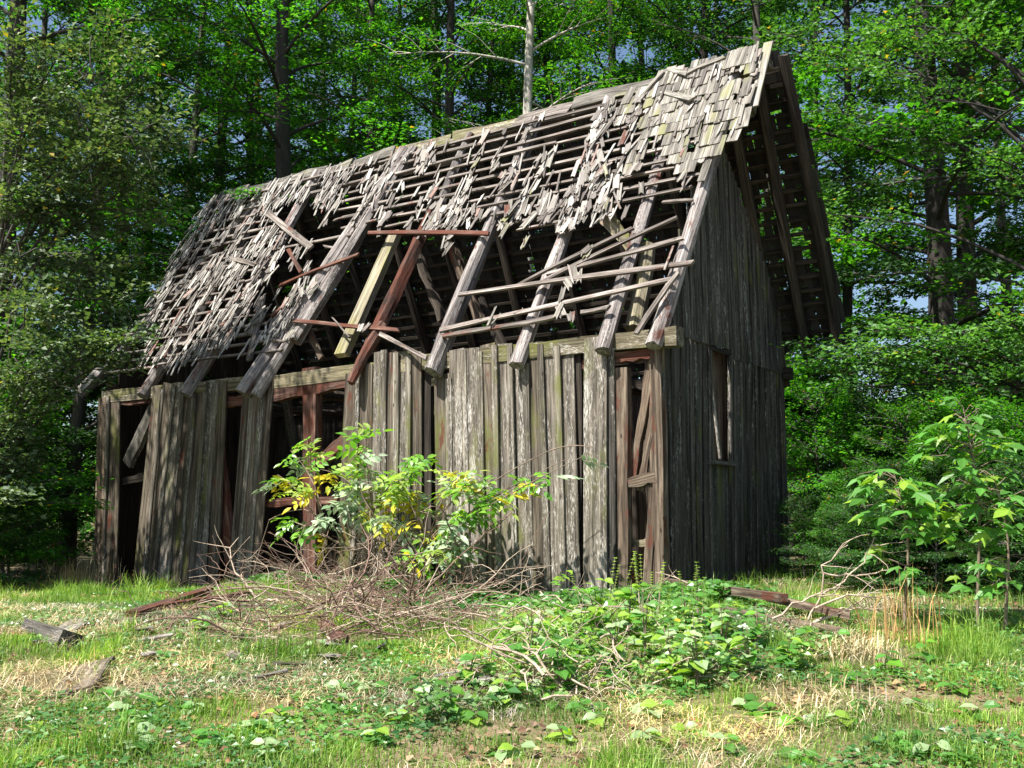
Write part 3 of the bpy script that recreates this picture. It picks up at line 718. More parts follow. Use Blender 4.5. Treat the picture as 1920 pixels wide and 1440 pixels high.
TREES = [  # photo column of the trunk, distance, kind, rotation, scale, label, group
    (528, 25.5, 'b', .3, (1.0, 1.0), 'massive dark-trunked beech rising behind the splintered roof end', None),
    (850, 27.0, 'a', 1.1, (.9, 1.0), 'dark beech trunk showing close beside a thinner leaning trunk above the ridge', None),
    (908, 31.0, 'd', 2.0, (1.0, 1.05), 'slim dark tree behind the middle of the barn ridge', None),
    (1005, 24.0, 'e', .5, (1.0, 1.0), 'pale grey mottled trunk standing above the ridge', None),
    (1146, 29.0, 'a', 4.1, (.9, 1.0), 'straight dark tree between the pale trunk and the intact shingles', None),
    (1284, 30.0, 'd', 3.0, (1.2, 1.05), 'dark tree rising behind the intact shingle patch', None),
    (1462, 26.0, 'c', 5.0, (1.0, 1.1), 'leafy tree rising behind the roof peak', None),
    (1606, 24.5, 'd', .9, (1.0, 1.0), 'slim dark tree between the gable and the thick dark trunk', None),
    (1748, 19.5, 'a', 2.7, (1.12, 1.0), 'thick black-barked tree in the wood beside the gable', None),
    (1848, 22.5, 'b', 3.6, (.9, 1.0), 'dark beech just behind the thick black-barked tree', None),
    (148, 24.5, 'c', 1.9, (.9, 1.0), 'slender grey-trunked tree near the sagging barn end', None),
    (385, 30.0, 'a', 5.2, (1.0, 1.0), 'beech leaning over the far end of the ridge', None),
    (-40, 21.0, 'b', 2.2, (.95, .95), 'broad beech at the forest edge beyond the sagging barn end', None),
    (60, 29.0, 'c', .2, (1.0, 1.0), FAR, 1), (265, 35.0, 'b', 4.4, (1.0, 1.0), FAR, 1), (640, 34.0, 'c', 3.3, (1.0, 1.1), FAR, 1), (735, 38.0, 'a', .7, (1.0, 1.1), FAR, 1),
    (1075, 37.0, 'c', 2.9, (1.0, 1.1), FAR, 1), (1215, 38.0, 'b', 1.4, (1.0, 1.0), FAR, 1), (1375, 36.0, 'c', 5.9, (1.0, 1.1), FAR, 1), (1535, 33.0, 'a', 4.9, (1.0, 1.0), FAR, 1),
    (1795, 33.0, 'd', 2.5, (1.2, 1.0), FAR, 1), (1915, 29.0, 'c', 3.9, (1.0, 1.0), FAR, 1), (150, 42.0, 'd', 1.0, (1.2, 1.1), FAR, 1), (460, 44.0, 'b', 2.0, (1.0, 1.1), FAR, 1), (980, 46.0, 'a', 5.0, (1.0, 1.1), FAR, 1), (1450, 45.0, 'b', 3.1, (1.0, 1.1), FAR, 1),
    (330, 28.0, 'c', 2.6, (1.0, 1.1), FAR, 1), (445, 33.0, 'a', 4.0, (1.0, 1.0), FAR, 1), (590, 38.0, 'c', 1.0, (1.1, 1.2), FAR, 1), (700, 29.5, 'c', 5.0, (1.0, 1.1), FAR, 1), (795, 33.0, 'b', 3.0, (1.0, 1.0), FAR, 1), (960, 36.0, 'c', .8, (1.0, 1.2), FAR, 1), (1040, 31.5, 'a', 2.4, (1.0, 1.1), FAR, 1), (1325, 28.0, 'a', 5.6, (1.0, 1.0), FAR, 1), (200, 31.0, 'a', 3.4, (1.0, 1.0), FAR, 1),
    (-260, 24.0, 'c', 1.6, (1.0, 1.1), FAR, 1), (-170, 31.0, 'a', .3, (1.0, 1.0), FAR, 1), (2140, 22.0, 'b', 2.1, (1.0, 1.0), FAR, 1), (2260, 28.0, 'c', 4.6, (1.0, 1.1), FAR, 1),
    (1985, 17.5, 'c', 1.2, (1.0, 1.0), 'leafy forest-edge tree reaching over the maple sapling', None),
]
for px, d, k, r, sc, lab, far in TREES:
    if far: lab, grp = 'dark forest tree deep in the wood, its crown merged with its neighbours', FAR
    else: grp = None
    p = at_depth(px, d); tree(k, p, r, sc, lab, group=grp)
# undergrowth shrubs
SHRUBS = [(-20, 20.5, 's', .3, 1.0), (30, 23.0, 's', 2.2, .8), (-60, 18.0, 't', 4.0, .9), (10, 25, 't', 1.0, 1.1), (130, 28, 's', 2.0, 1.2),
          (1530, 21.5, 't', 1.2, .7), (1500, 26.0, 's', 3.0, 1.1), (1640, 23.5, 's', .9, 1.0), (1690, 28.0, 's', 2.4, 1.0), (1780, 24.5, 's', 3.9, 1.1), (1850, 20.0, 's', 1.6, .8), (1900, 18.5, 't', 4.7, .8), (1760, 30, 's', 4.0, 1.2), (1880, 30, 's', 1.0, 1.4), (1545, 17.0, 's', 2.0, .35), (1600, 16.2, 's', 1.0, .3), (1660, 17.5, 's', 4.0, .45), (1730, 16.5, 's', 5.0, .4), (1790, 17.0, 't', 2.5, .4), (1850, 15.6, 's', .5, .35), (1910, 15.0, 's', 3.5, .4), (1640, 14.4, 's', 2.2, .4), (1760, 14.2, 't', 4.2, .4), (1870, 13.8, 's', 1.2, .45), (1930, 13.2, 't', 3.0, .45), (1700, 15.2, 't', .2, .5), (1590, 15.0, 't', 5.5, .3), (1820, 14.6, 't', 1.9, .5), (1560, 14.0, 's', 3.1, .26), (1620, 13.2, 's', .4, .3), (1680, 13.6, 's', 2.9, .34), (1745, 13.0, 's', 1.8, .32), (1800, 13.4, 's', 5.2, .4), (1860, 12.8, 's', 4.1, .36), (1925, 12.4, 's', .6, .4), (1500, 15.5, 's', 1.1, .3), (20, 18.0, 's', 5.1, .45), (80, 24.0, 's', .8, .6), (-20, 17.5, 's', 1.4, .5), (1480, 33, 's', .2, 1.4)]
for px, d, k, r, s in SHRUBS:
    left = px < 400
    lab = 'leafy shrub in the shade at the sagging end of the barn' if left else ('low leafy bush in rough grass at the edge of the wood' if d < 18 else ('dark green' if k == 's' else 'bright green') + ' understorey shrub in the wood beside the boarded gable')
    tree(k, at_depth(px, d), r, s, lab, 'shrub', 'forest_shrub', 'shrubs: ' + lab.split(' in ')[0] + (' at the sagging end' if left else ' beside the gable'), UNDER)
# boughs hanging into the clearing: a trunk with limbs run out to where the leaf sprays hang
def bough_tree(name, label, base, trunk, rads, tips, leaf, lsize, per, bare, seed, bk, nsub=15, spl=(.35, .9)):
    t = empty(name, base, label=label, cat='tree')
    g = np.random.default_rng(seed); b0 = np.array(base); big = []; small = []; LP = []; LD = []
    trunk = np.array(trunk, float); big.append((trunk, np.array(rads)))
    for px, py, d, h0 in tips:
        r = ray(px, py); e = np.array(CAM + r * (d / r.y)) - b0
        p0 = np.array([np.interp(h0, trunk[:, 2], trunk[:, 0]), np.interp(h0, trunk[:, 2], trunk[:, 1]), h0])
        s = np.linspace(0, 1, 7)[:, None]; P = p0 + (e - p0) * s + np.array([0, 0, 1]) * .35 * np.sin(s * np.pi) + g.normal(0, .05, (7, 3)) * s
        big.append((P, np.linspace(.035, .007, 7))); L = np.linalg.norm(e - p0); d0 = (e - p0) / L
        for j in range(nsub):
            tt = g.uniform(max(.3, 1 - 1.9 / L), 1.0); q = np.array([np.interp(tt, s[:, 0], P[:, c]) for c in range(3)])
            lat = g.normal(0, 1, 3) * [1, 1, .22] + d0 * .6; lat /= np.linalg.norm(lat); sl = g.uniform(*spl); ee = q + lat * sl - np.array([0, 0, .12 * sl])
            small.append((np.stack([q, (q + ee) / 2 + g.normal(0, .03, 3), ee]), np.array([.010, .007, .003])))
            m = int(per * sl); ss = g.random(m) ** .7; a = q + (ee - q) * ss[:, None]; perp = np.cross(lat, [0, 0, 1]); perp /= np.linalg.norm(perp) + 1e-6; sp = g.normal(0, .2, (m, 1))
            LP.append(a + perp * sp + g.normal(0, 1, (m, 3)) * [.06, .06, .04]); LD.append(lat + perp * np.sign(sp) + g.normal(0, .4, (m, 3)))
    for px, py, dx, dz in bare:                         # bare twigs
        r = ray(px, py); a = np.array(CAM + r * (tips[0][2] - .3) / r.y) - b0
        s = np.linspace(0, 1, 7)[:, None]; P = a + np.array([dx, -.1, dz]) * s + g.normal(0, .05, (7, 3)); small.append((P, np.linspace(.016, .004, 7)))
        for _ in range(3): k = g.integers(2, 6); small.append((curve(P[k], np.array([dx, 0, dz]) + g.normal(0, .5, 3), .5, g, 5), np.linspace(.007, .002, 5)))
    v1, f1 = tubes(big, 8, cap=False); v2, f2 = tubes(small, 3, cap=False)
    put('trunk', mesh_np(name + '_trunk', np.concatenate([v1, v2]), np.concatenate([f1, f2 + len(v1)]), bk, True), t)
    P = np.concatenate(LP); D = np.concatenate(LD); n = len(P); N = np.stack([g.normal(0, .45, n), g.normal(0, .45, n) - .3, np.ones(n)], 1); ln = lsize * g.uniform(.7, 1.3, n)
    V, F = leaf_quads(P, D, N, ln, ln * .8); put('crown', mesh_np(name + '_crown', V, F, leaf), t)
def curve(p0, d, L, g, n=6, curl=.5, grav=.3):
    P = [np.array(p0, float)]; d = np.array(d, float); d /= np.linalg.norm(d)
    for _ in range(n - 1):
        P.append(P[-1] + d * L / (n - 1)); d = d + g.normal(0, curl / n * 2.2, 3) + np.array([0, 0, -grav / n]); d /= np.linalg.norm(d)
    return np.array(P)
bough_tree('hazel_tree', 'pale-leaved hazel with bare grey twigs overhanging the sagging barn end', at_depth(-30, 17.8),
    [[0, 0, -.3], [.05, .1, 2.0], [-.1, .1, 4.5], [.1, 0, 7.0], [.0, 0, 9.5]], [.10, .09, .08, .05, .03],
    [(285, 610, 16.4, 1.8), (235, 560, 16.6, 2.2), (190, 640, 16.2, 1.6), (100, 640, 15.8, 1.8), (50, 570, 16.0, 2.0), (200, 480, 16.5, 2.6), (90, 440, 16.2, 3.2), (290, 330, 16.8, 4.6), (320, 260, 17.2, 5.0), (210, 300, 16.4, 4.4), (110, 310, 16.0, 4.4), (280, 160, 17.0, 5.8), (190, 190, 16.4, 5.6), (50, 220, 16.0, 5.2), (230, 60, 17.0, 7.0), (120, 90, 16.4, 6.6), (30, 80, 16.0, 6.8), (170, 380, 17.0, 3.8), (290, 400, 17.4, 3.8), (20, 340, 16.2, 4.0), (245, 230, 17.4, 5.0), (100, 180, 17.2, 5.6), (280, 230, 16.0, 5.2), (5, 780, 16.4, 1.0), (35, 860, 16.6, .8), (0, 920, 16.0, .7), (50, 780, 17.0, .9), (40, 700, 16.8, 1.5)],
    L_PALE, .095, 66, [(40, 40, .45, -.75), (110, 120, .7, -.4), (150, 210, .35, -1.0), (60, 180, .9, -.2), (230, 250, .6, -.5), (20, 470, 1.2, -.1), (170, 60, .1, -1.0), (30, 680, 1.0, -.5)], 77, BK_GREY)
bough_tree('beech_tree', 'leafy beech spreading layered boughs past the roof verge', at_depth(2010, 15.5),
    [[0, 0, -.3], [.05, .1, 2.0], [-.1, .1, 4.5], [.1, 0, 7.0], [.0, 0, 10.5]], [.16, .14, .12, .08, .04],
    [(1520, 690, 16.5, 2.2), (1570, 655, 16.0, 2.4), (1640, 650, 15.6, 2.4), (1700, 610, 15.4, 2.6), (1780, 650, 15.0, 2.4), (1850, 600, 14.8, 2.6), (1600, 725, 15.8, 1.9), (1830, 700, 15.0, 1.9), (1480, 70, 17.5, 6.4), (1570, 110, 17.0, 6.2), (1660, 140, 16.0, 6.0), (1760, 60, 15.5, 6.8), (1530, 210, 16.8, 5.6), (1630, 230, 16.2, 5.4), (1860, 280, 15.0, 4.8), (1510, 400, 17.0, 4.4), (1640, 40, 16.4, 7.2)],
    L_BOUGH, .085, 62, [], 78, BK_DARK, 12, (.4, 1.0))
# far wood: one mass of leaf clumps
def far_wood():
    g = np.random.default_rng(31); P = []
    for k in range(330):
        d = g.uniform(50, 85); px = g.uniform(-500, 2400); x = (px - 960) / FPX * d; hz = 1.5 + 24 * g.random() ** 1.9; m = 55
        c = np.array([x, d, hz]); P.append(c + g.normal(0, 1, (m, 3)) * [1.9, 1.9, .75])
    for k in range(420):
        d = g.uniform(38, 60); px = g.uniform(-500, 2400); x = (px - 960) / FPX * d; P.append(np.array([x, d, g.uniform(.2, 4.2)]) + g.normal(0, 1, (70, 3)) * [1.6, 1.6, .7])
    P = np.concatenate(P); n = len(P); ln = g.uniform(.25, .5, n)
    V, F = leaf_quads(P, rand_dirs(n, g), np.stack([g.normal(0, .5, n), g.normal(0, .5, n), np.ones(n)], 1), ln, ln * .7)
    o = put('forest_foliage', mesh_np('forest_foliage', V, F, L_FAR)); tag(o, 'green mass of far woodland foliage behind the trees', 'woodland', kind='stuff')
far_wood()

# ------------------------------------------------------------------ ground cover (stuff)
def scatter(n, g, x0, x1, y0, y1):
    """points evenly spread over the visible wedge of ground"""
    y = np.sqrt(g.random(n) * (y1 ** 2 - y0 ** 2) + y0 ** 2); x = y * (g.uniform(x0, x1, n) - 960) / FPX
    return x, y
def inside(x, y, m=0.0):
    u = (x - O.x) * UD.x + (y - O.y) * UD.y; v = (x - O.x) * VD.x + (y - O.y) * VD.y
    return (u > -m) & (u < BL + m) & (v > -m) & (v < BW + m)
def blades(x, y, h, w, g, lean=.6, lay=0.0):
    n = len(x); b = np.stack([x, y, gz(x, y) - .01], 1); az = g.uniform(0, 6.283, n); d = np.stack([np.cos(az), np.sin(az), np.zeros(n)], 1)
    s = np.stack([-np.sin(az + g.normal(0, .6, n)), np.cos(az), np.zeros(n)], 1) * (w[:, None] / 2); ln = np.abs(g.normal(0, lean, n))[:, None] + lay
    up = np.array([0, 0, 1.0]); h = h[:, None]; m = b + up * h * .55 + d * h * ln * .35; t = b + up * h * (1 - .35 * np.minimum(ln, 1.6)) + d * h * ln
    V = np.stack([b - s, b + s, m + s * .8, m - s * .8, t], 1).reshape(-1, 3); i = np.arange(n)[:, None] * 5
    F = np.concatenate([np.concatenate([i, i + 1, i + 2], 1), np.concatenate([i, i + 2, i + 3], 1), np.concatenate([i + 3, i + 2, i + 4], 1)])
    return V, F
L_GRASS = leafmat('grass_blade', (.08, .18, .02), (.17, .31, .045), (.34, .44, .12), trans=.3, rough=.5, objvar=0, yellow=(.55, .45, .20))
L_STRAW = leafmat('dry_straw', (.30, .22, .11), (.54, .44, .27), (.72, .64, .48), trans=.15, tcol=(1, 1, 1), rough=.7, spec=.2, objvar=0)
L_LITTER = leafmat('leaf_litter', (.10, .05, .03), (.24, .13, .07), (.42, .30, .18), trans=.05, tcol=(1, 1, 1), rough=.8, spec=.2, objvar=0)
L_GC = leafmat('ground_cover_leaf', (.04, .13, .03), (.07, .20, .04), (.16, .30, .09), trans=.25, rough=.35, spec=.55, objvar=.1)
g = np.random.default_rng(8)
x, y = scatter(470000, g, -420, 2400, 4.8, 17.5)
green = vnoise(x * .75, y * .75, 1) * .6 + vnoise(x * 2.6, y * 2.6, 2) * .4 + .10 * sm((x + 1.0) / 2.5) - .10 * sm((y - 9) / 4)
k = (green > .44 + .2 * g.random(len(x)) - .1) & ~inside(x, y, .25)
x1, y1 = x[k], y[k]; n = len(x1)
edge = sm((y1 - 12) / 2)
uw = (x1 - O.x) * UD.x + (y1 - O.y) * UD.y; fw = -((x1 - O.x) * VD.x + (y1 - O.y) * VD.y)
q = g.random(n) < np.where((fw < 1.6) & (uw > -.5), .12, np.where(((uw < 0) & (fw < .9)) | ((y1 > 12.0) & (x1 > 2.2)) | (uw > BL - .3), .22, 1.0)); x1, y1, edge = x1[q], y1[q], edge[q] * 0.0; n = len(x1)
V, F = blades(x1, y1, g.uniform(.02, .075, n) * (.6 + 2.2 * vnoise(x1 * 3.1, y1 * 3.1, 6) ** 2) * (1 + 1.3 * (vnoise(x1 * 1.3, y1 * 1.3, 6) > .64)) * (1 + 1.2 * edge), g.uniform(.004, .009, n), g)
o = put('grass', mesh_np('grass', V, F, L_GRASS)); tag(o, 'short green meadow grass in patches across the clearing', 'grass', kind='stuff')
# straw: dry stalks lying about
x2, y2 = scatter(105000, g, -420, 2400, 4.8, 15.5); dry = vnoise(x2 * .75, y2 * .75, 1) * .6 + vnoise(x2 * 2.6, y2 * 2.6, 2) * .4 + .10 * sm((x2 + 1.0) / 2.5)
k = (dry < .52) & ~inside(x2, y2, .1); x2, y2 = x2[k], y2[k]; n = len(x2)
V, F = blades(x2, y2, g.uniform(.06, .20, n), g.uniform(.003, .007, n), g, lean=.7, lay=1.1)
o = put('dry_grass', mesh_np('dry_grass', V, F, L_STRAW)); tag(o, 'bleached dry grass stalks matted over the bare patches', 'dry grass', kind='stuff')
# tall rough grass at the wood edge
def wedge(px0, px1, d0, d1, n, hh, mat, name, label, lean=.45):
    d = g.uniform(d0, d1, n); px = g.uniform(px0, px1, n); xx = (px - 960) / FPX * d; q = ~inside(xx, d, .12); xx, d = xx[q], d[q]
    V, F = blades(xx, d, g.uniform(.4, 1, len(xx)) * hh, g.uniform(.005, .010, len(xx)), g, lean=lean)
    return V, F
parts = [wedge(-60, 185, 15.5, 20, 1500, .2, None, '', ''), wedge(1290, 1980, 13.6, 17.5, 1500, .3, None, '', ''), wedge(1480, 1980, 11.4, 13.5, 1500, .17, None, '', ''), wedge(160, 1300, 12.9, 13.4, 0, .4, None, '', '')]
V = []; F = []; off = 0
for a, b in parts:
    if len(a): V.append(a); F.append(b + off); off += len(a)
o = put('tall_grass', mesh_np('tall_grass', np.concatenate(V), np.concatenate(F), L_GRASS)); tag(o, 'long shaded grass along the edge of the wood', 'tall grass', kind='stuff')
# low broad ground cover: clover and bramble leaves, thick at the foot of the wall
def cover(n, sel, size, mat, name, label, hmax, cat):
    xx, yy = scatter(int(n * 1.38), g, -420, 2400, 5.2, 17.0); k = sel(xx, yy); xx, yy = xx[k], yy[k]; m = len(xx)
    hh = hmax(xx, yy) * g.random(m) ** .6; P = np.stack([xx, yy, gz(xx, yy) + .012 + hh], 1); az = g.uniform(0, 6.283, m)
    D = np.stack([np.cos(az), np.sin(az), g.uniform(-.35, .25, m)], 1); N = np.stack([g.normal(0, .4, m), g.normal(0, .4, m) - .25, np.ones(m)], 1); ln = size * g.uniform(.55, 1.35, m)
    V, F = leaf_quads(P, D, N, ln, ln * .8, cup=.10); o = put(name, mesh_np(name, V, F, mat)); tag(o, label, cat, kind='stuff')
def near_wall(xx, yy):
    u = (xx - O.x) * UD.x + (yy - O.y) * UD.y; v = (xx - O.x) * VD.x + (yy - O.y) * VD.y
    return u, -v
def sel_wall(xx, yy):
    u, f = near_wall(xx, yy); c = vnoise(xx * 1.4, yy * 1.4, 21)
    return (u > -1.6) & (u < BL + .3) & (f > .02) & (f < 1.5 + .9 * (u < 4)) & (c + .25 * (u < 3.6) + .12 * (u > 7.5) > .30 + .25 * f / 1.5)
def h_wall(xx, yy): u, f = near_wall(xx, yy); return (.08 + .27 * vnoise(xx * 1.4, yy * 1.4, 21)) * np.clip(1.4 - f / 2.4, .3, 1)
cover(100000, sel_wall, .085, L_GC, 'bramble_cover', 'low green bramble leaves crowding the foot of the barn wall', h_wall, 'brambles')
cover(90000, lambda a, b: (vnoise(a * 1.1, b * 1.1, 25) > .44) & ~inside(a, b, .3), .042, L_GC, 'clover', 'small clover leaves scattered through the meadow grass', lambda a, b: .05 + 0 * a, 'clover')
cover(9000, lambda a, b: (vnoise(a * .9, b * .9, 27) > .45) & ~inside(a, b, -.2), .055, L_LITTER, 'leaf_litter', 'brown fallen leaves lying on the ground', lambda a, b: .03 + 0 * a, 'leaf litter')
THICK = [(930, 1185), (1080, 1180), (1250, 1170), (1400, 1190), (1560, 1235), (1440, 1300), (1200, 1300), (1000, 1320), (780, 1380), (760, 1320), (930, 1240)]
def sel_thick(a, b):
    px, py = [], []
    zz = gz(a, b); d = np.stack([a, b, zz - CAM.z], 1); w_ = d @ np.array(FW_); px = 960 + FPX * a / w_; py = 720 - FPX * (d @ np.array(UP_)) / w_
    m = np.array([in_poly(p, q, THICK) for p, q in zip(px, py)]); m &= near_wall(a, b)[1] > .5; return m & (vnoise(a * 2.1, b * 2.1, 33) + .5 * vnoise(a * 5, b * 5, 35) > .62)
cover(60000, sel_thick, .06, leafmat('thicket_leaf', (.07, .19, .03), (.17, .32, .06), (.36, .46, .20), trans=.3, rough=.35, spec=.55, objvar=.05, yellow=(.5, .38, .05)), 'weed_thicket', 'thick tangle of small-leaved weeds below the flaking boards', lambda a, b: .03 + .34 * vnoise(a * 2.1, b * 2.1, 33) ** 2 * np.clip(near_wall(a, b)[1] / 1.2, .3, 1), 'weeds')
cover(5200, sel_thick, .125, L_GC, 'dock_leaves', 'broad dock leaves spreading through the weed tangle', lambda a, b: .08 + .30 * vnoise(a * 1.7, b * 1.7, 39) ** 2, 'dock')
# litter and rotten debris on the barn floor
xx = g.uniform(.2, BL - .2, 5000); vv = g.uniform(.15, 2.6, 5000); pw = np.array([tuple(B(a, b, 0)) for a, b in zip(xx, vv)])
P = pw.copy(); P[:, 2] = gz(pw[:, 0], pw[:, 1]) + g.uniform(.01, .22, 5000) * np.clip(1.2 - vv / 2.6, .2, 1); az = g.uniform(0, 6.28, 5000)
V, F = leaf_quads(P, np.stack([np.cos(az), np.sin(az), g.normal(0, .3, 5000)], 1), rand_dirs(5000, g) + [0, 0, 1], g.uniform(.05, .2, 5000), g.uniform(.03, .06, 5000))
o = put('rotten_debris', mesh_np('rotten_debris', V, F, L_LITTER)); tag(o, 'rotten wood crumbs and leaves littering the barn floor', 'debris', kind='stuff')

def leaf_m(p, d, nrm):
    d = d.normalized(); y = nrm.cross(d).normalized(); z = d.cross(y); M = Matrix((d, y, z)).transposed().to_4x4(); M.translation = p; return M
# ------------------------------------------------------------------ timber lying about
def lying(name, a, b, w, t, mat, label, cat, tilt=0.0, lift=0.02, **k):
    A, Bp = G(*a), G(*b); A.z += lift + t / 2; Bp.z += lift + t / 2; n = (Z + (Bp - A).cross(Z).normalized() * tilt).normalized()
    o = put(name, plank_mesh((Bp - A).length, w, k.pop('w1', w), t, mat, seg=5, rough=.012, **k), None, frame(A, Bp, n)); return tag(o, label, cat, kind='thing')
lying('fallen_beam', (1238, 1118), (1470, 1160), .10, .08, W_BROWN, 'long brown beam lying along the foot of the boarded gable', 'beam', lift=.16)
lying('fallen_beam', (1455, 1152), (1600, 1186), .11, .06, W_BROWN, 'split brown beam end among dry stalks beyond the gable corner', 'beam', lift=.12, jag=.08)
lying('fallen_beam', (1340, 1150), (1590, 1196), .07, .06, W_BROWN, 'thin cracked rail lying beside the split brown beam', 'rail', lift=.02, jag=.06)
lying('broken_board', (58, 1190), (132, 1214), .17, .11, W_GABLE, 'short dark weathered board end crossing a paler plank', 'board', lift=.02, tilt=-.4)
lying('broken_board', (85, 1212), (158, 1168), .22, .03, W_SHIN, 'pale plank half under the short dark board end', 'board', lift=.02)
lying('broken_board', (138, 1310), (176, 1254), .30, .03, W_BOARD, 'broken board with a rotten edge lying alone in the grass', 'board', lift=.03, jag=.05, tilt=-.25)
lying('fallen_beam', (250, 1168), (390, 1118), .14, .10, W_RED, 'rotten red beam lying in front of the leaning boards', 'beam', lift=.02, jag=.1)
lying('fallen_beam', (300, 1150), (470, 1122), .10, .07, W_RED, 'thinner rotten rail beside the rotten red beam', 'rail', lift=.03, jag=.1)
lying('broken_board', (590, 1165), (640, 1215), .13, .03, W_RED, 'red-brown board stub tangled in the brush heap', 'board', lift=.05, tilt=.3)
lying('broken_board', (395, 1140), (520, 1145), .12, .04, W_BROWN, 'brown plank lying below the opening in the wall', 'board', lift=.02, jag=.06)
p = FWL(535, 1075, -.35); p.z = gzf(p.x, p.y) + .22
o = put('timber_block', plank_mesh(.42, .32, .30, .30, W_PALE, seg=2, rough=.02), None, frame(p - UD * .2, p + UD * .2, Z)); tag(o, 'sawn pale timber block on the rubble inside the wall opening', 'block')
p2 = p.copy(); p2.z -= .21
o = put('timber_block', plank_mesh(.7, .36, .36, .16, W_RED, seg=2, rough=.03), None, frame(p2 - UD * .35, p2 + UD * .35, Z)); tag(o, 'rotten beam stub under the pale timber block', 'block')

rs = random.Random(44)
for i in range(22):
    q = G(rs.uniform(230, 1180), rs.uniform(1130, 1290)); az = rs.uniform(0, 6.28); q.z += .05
    o = put('fallen_shingle', rs.choice(SH_B), None, leaf_m(q, Vector((math.cos(az), math.sin(az), rs.uniform(-.2, .2))), Vector((rs.gauss(0, .2), rs.gauss(0, .2), 1)))); tag(o, 'split grey roof shingle fallen in the grass before the barn', 'shingle', 'fallen shingles in front of the barn')
# ------------------------------------------------------------------ twigs and brush
TW_RED = bark('red_twig', (.07, .04, .03), (.26, .165, .12), 15)
TW_PALE = bark('pale_twig', (.22, .16, .11), (.55, .45, .35), 15)
def brush(px0, px1, py0, py1, n, name, label, mat, hmax, seed, Lr=(.4, 1.3), cat='brush heap', kind='stuff'):
    g = np.random.default_rng(seed); ps = []
    for _ in range(n):
        px = np.clip(g.normal((px0 + px1) / 2, (px1 - px0) / 3.0), px0 - 60, px1 + 60); py = g.uniform(py0, py1); c = G(px, py); q = np.array(c) + [0, 0, g.random() ** 1.5 * hmax]
        az = g.uniform(0, 6.283); L = g.uniform(*Lr); P = curve(q, [math.cos(az), math.sin(az), g.uniform(-.1, .7)], L, g, 7, .7, .5)
        P[:, 2] = np.maximum(P[:, 2], gz(P[:, 0], P[:, 1]) + .01); r0 = g.uniform(.003, .009) if g.random() < .88 else g.uniform(.010, .017)
        ps.append((P, np.linspace(r0, r0 * .35, 7)))
        for _ in range(g.integers(1, 4)): ps.append((curve(P[g.integers(2, 6)], P[4] - P[3] + g.normal(0, .15, 3), L * g.uniform(.15, .5), g, 5), np.linspace(r0 * .6, .002, 5)))
    V, F = tubes(ps, 4, cap=False); o = put(name, mesh_np(name, V, F, mat, True)); tag(o, label, cat, kind=kind)
brush(510, 850, 1090, 1200, 330, 'brush_heap', 'tangled heap of dry red-brown twigs under the elder bush', TW_RED, .22, 51, (.5, 1.6))
brush(510, 900, 1090, 1210, 150, 'dry_twigs', 'bleached pale twigs lying over the brush heap', TW_PALE, .30, 52, (.5, 1.5))
brush(860, 1250, 1130, 1330, 110, 'dry_stalks', 'thin dry stalks among the weeds below the wall', TW_PALE, .3, 53, (.3, .8))
brush(280, 520, 1120, 1200, 90, 'wood_splinters', 'splintered rotten wood strewn in front of the leaning boards', TW_RED, .06, 54, (.2, .6), 'splinters')

# ------------------------------------------------------------------ elder bush
def leaf_shape(parts_, mat, name):
    """parts_: list of (base xyz, dir, normal, length, width); pointed six-vertex leaflets"""
    v = []; f = []
    for b, d, nn, L, wd in parts_:
        b, d, nn = np.array(b, float), np.array(d, float), np.array(nn, float); d /= np.linalg.norm(d); s = np.cross(nn, d); s /= np.linalg.norm(s); nn = np.cross(d, s); o = len(v)
        pr = [(0, 0, 0), (.28, .42, .10), (.62, .40, .08), (1, 0, -.12), (.62, -.40, .08), (.28, -.42, .10), (.30, 0, .0), (.65, 0, -.02)]
        for t, q, z in pr: v.append(b + d * L * t + s * wd * q * 1.15 + nn * wd * z * (1 if q else 2))
        f += [(o, o + 6, o + 1), (o + 6, o + 7, o + 2, o + 1), (o + 7, o + 3, o + 2), (o, o + 5, o + 6), (o + 6, o + 5, o + 4, o + 7), (o + 7, o + 4, o + 3)]
    return mesh(name, v, f, mat)
def pinnate(mat, g, n=3, L=.14, wd=.055, curl=.2):
    ps = []; rach = .07
    for k in range(n):
        x = .05 + k * rach
        for s in (-1, 1): ps.append(((x, 0, -curl * x * x * 3), (.55, s, g.uniform(-.25, .1)), (g.normal(0, .2), g.normal(0, .2), 1), L * g.uniform(.8, 1.1) * (1 - .12 * k), wd * g.uniform(.85, 1.1)))
    x = .05 + n * rach; ps.append(((x, 0, -curl * x * x * 3), (1, 0, -.25), (0, 0, 1), L, wd)); me = leaf_shape(ps, mat, 'compound_leaf')
    return me
E_GREEN = leafmat('elder_green', (.07, .20, .02), (.12, .29, .03), (.20, .38, .05), trans=.35, rough=.3, spec=.6, objvar=.25)
E_LIME = leafmat('elder_lime', (.15, .27, .045), (.24, .35, .07), (.36, .43, .12), trans=.4, rough=.35, objvar=.2)
E_YEL = leafmat('elder_yellow', (.42, .40, .03), (.52, .46, .04), (.60, .47, .04), trans=.35, tcol=(1.1, 1.1, .6), rough=.4, objvar=.15)
E_GLARE = leafmat('elder_glare', (.20, .31, .17), (.28, .38, .24), (.40, .47, .35), trans=.25, tcol=(1, 1.1, .9), rough=.3, spec=.6, objvar=.1)  # sun glare on glossy leaflets painted in as a whitish green
gl = np.random.default_rng(61)
ELDER = {c: [pinnate(m, gl, n=k) for k in (2, 3, 3)] for c, m in (('g', E_GREEN), ('l', E_LIME), ('y', E_YEL), ('p', E_GLARE))}
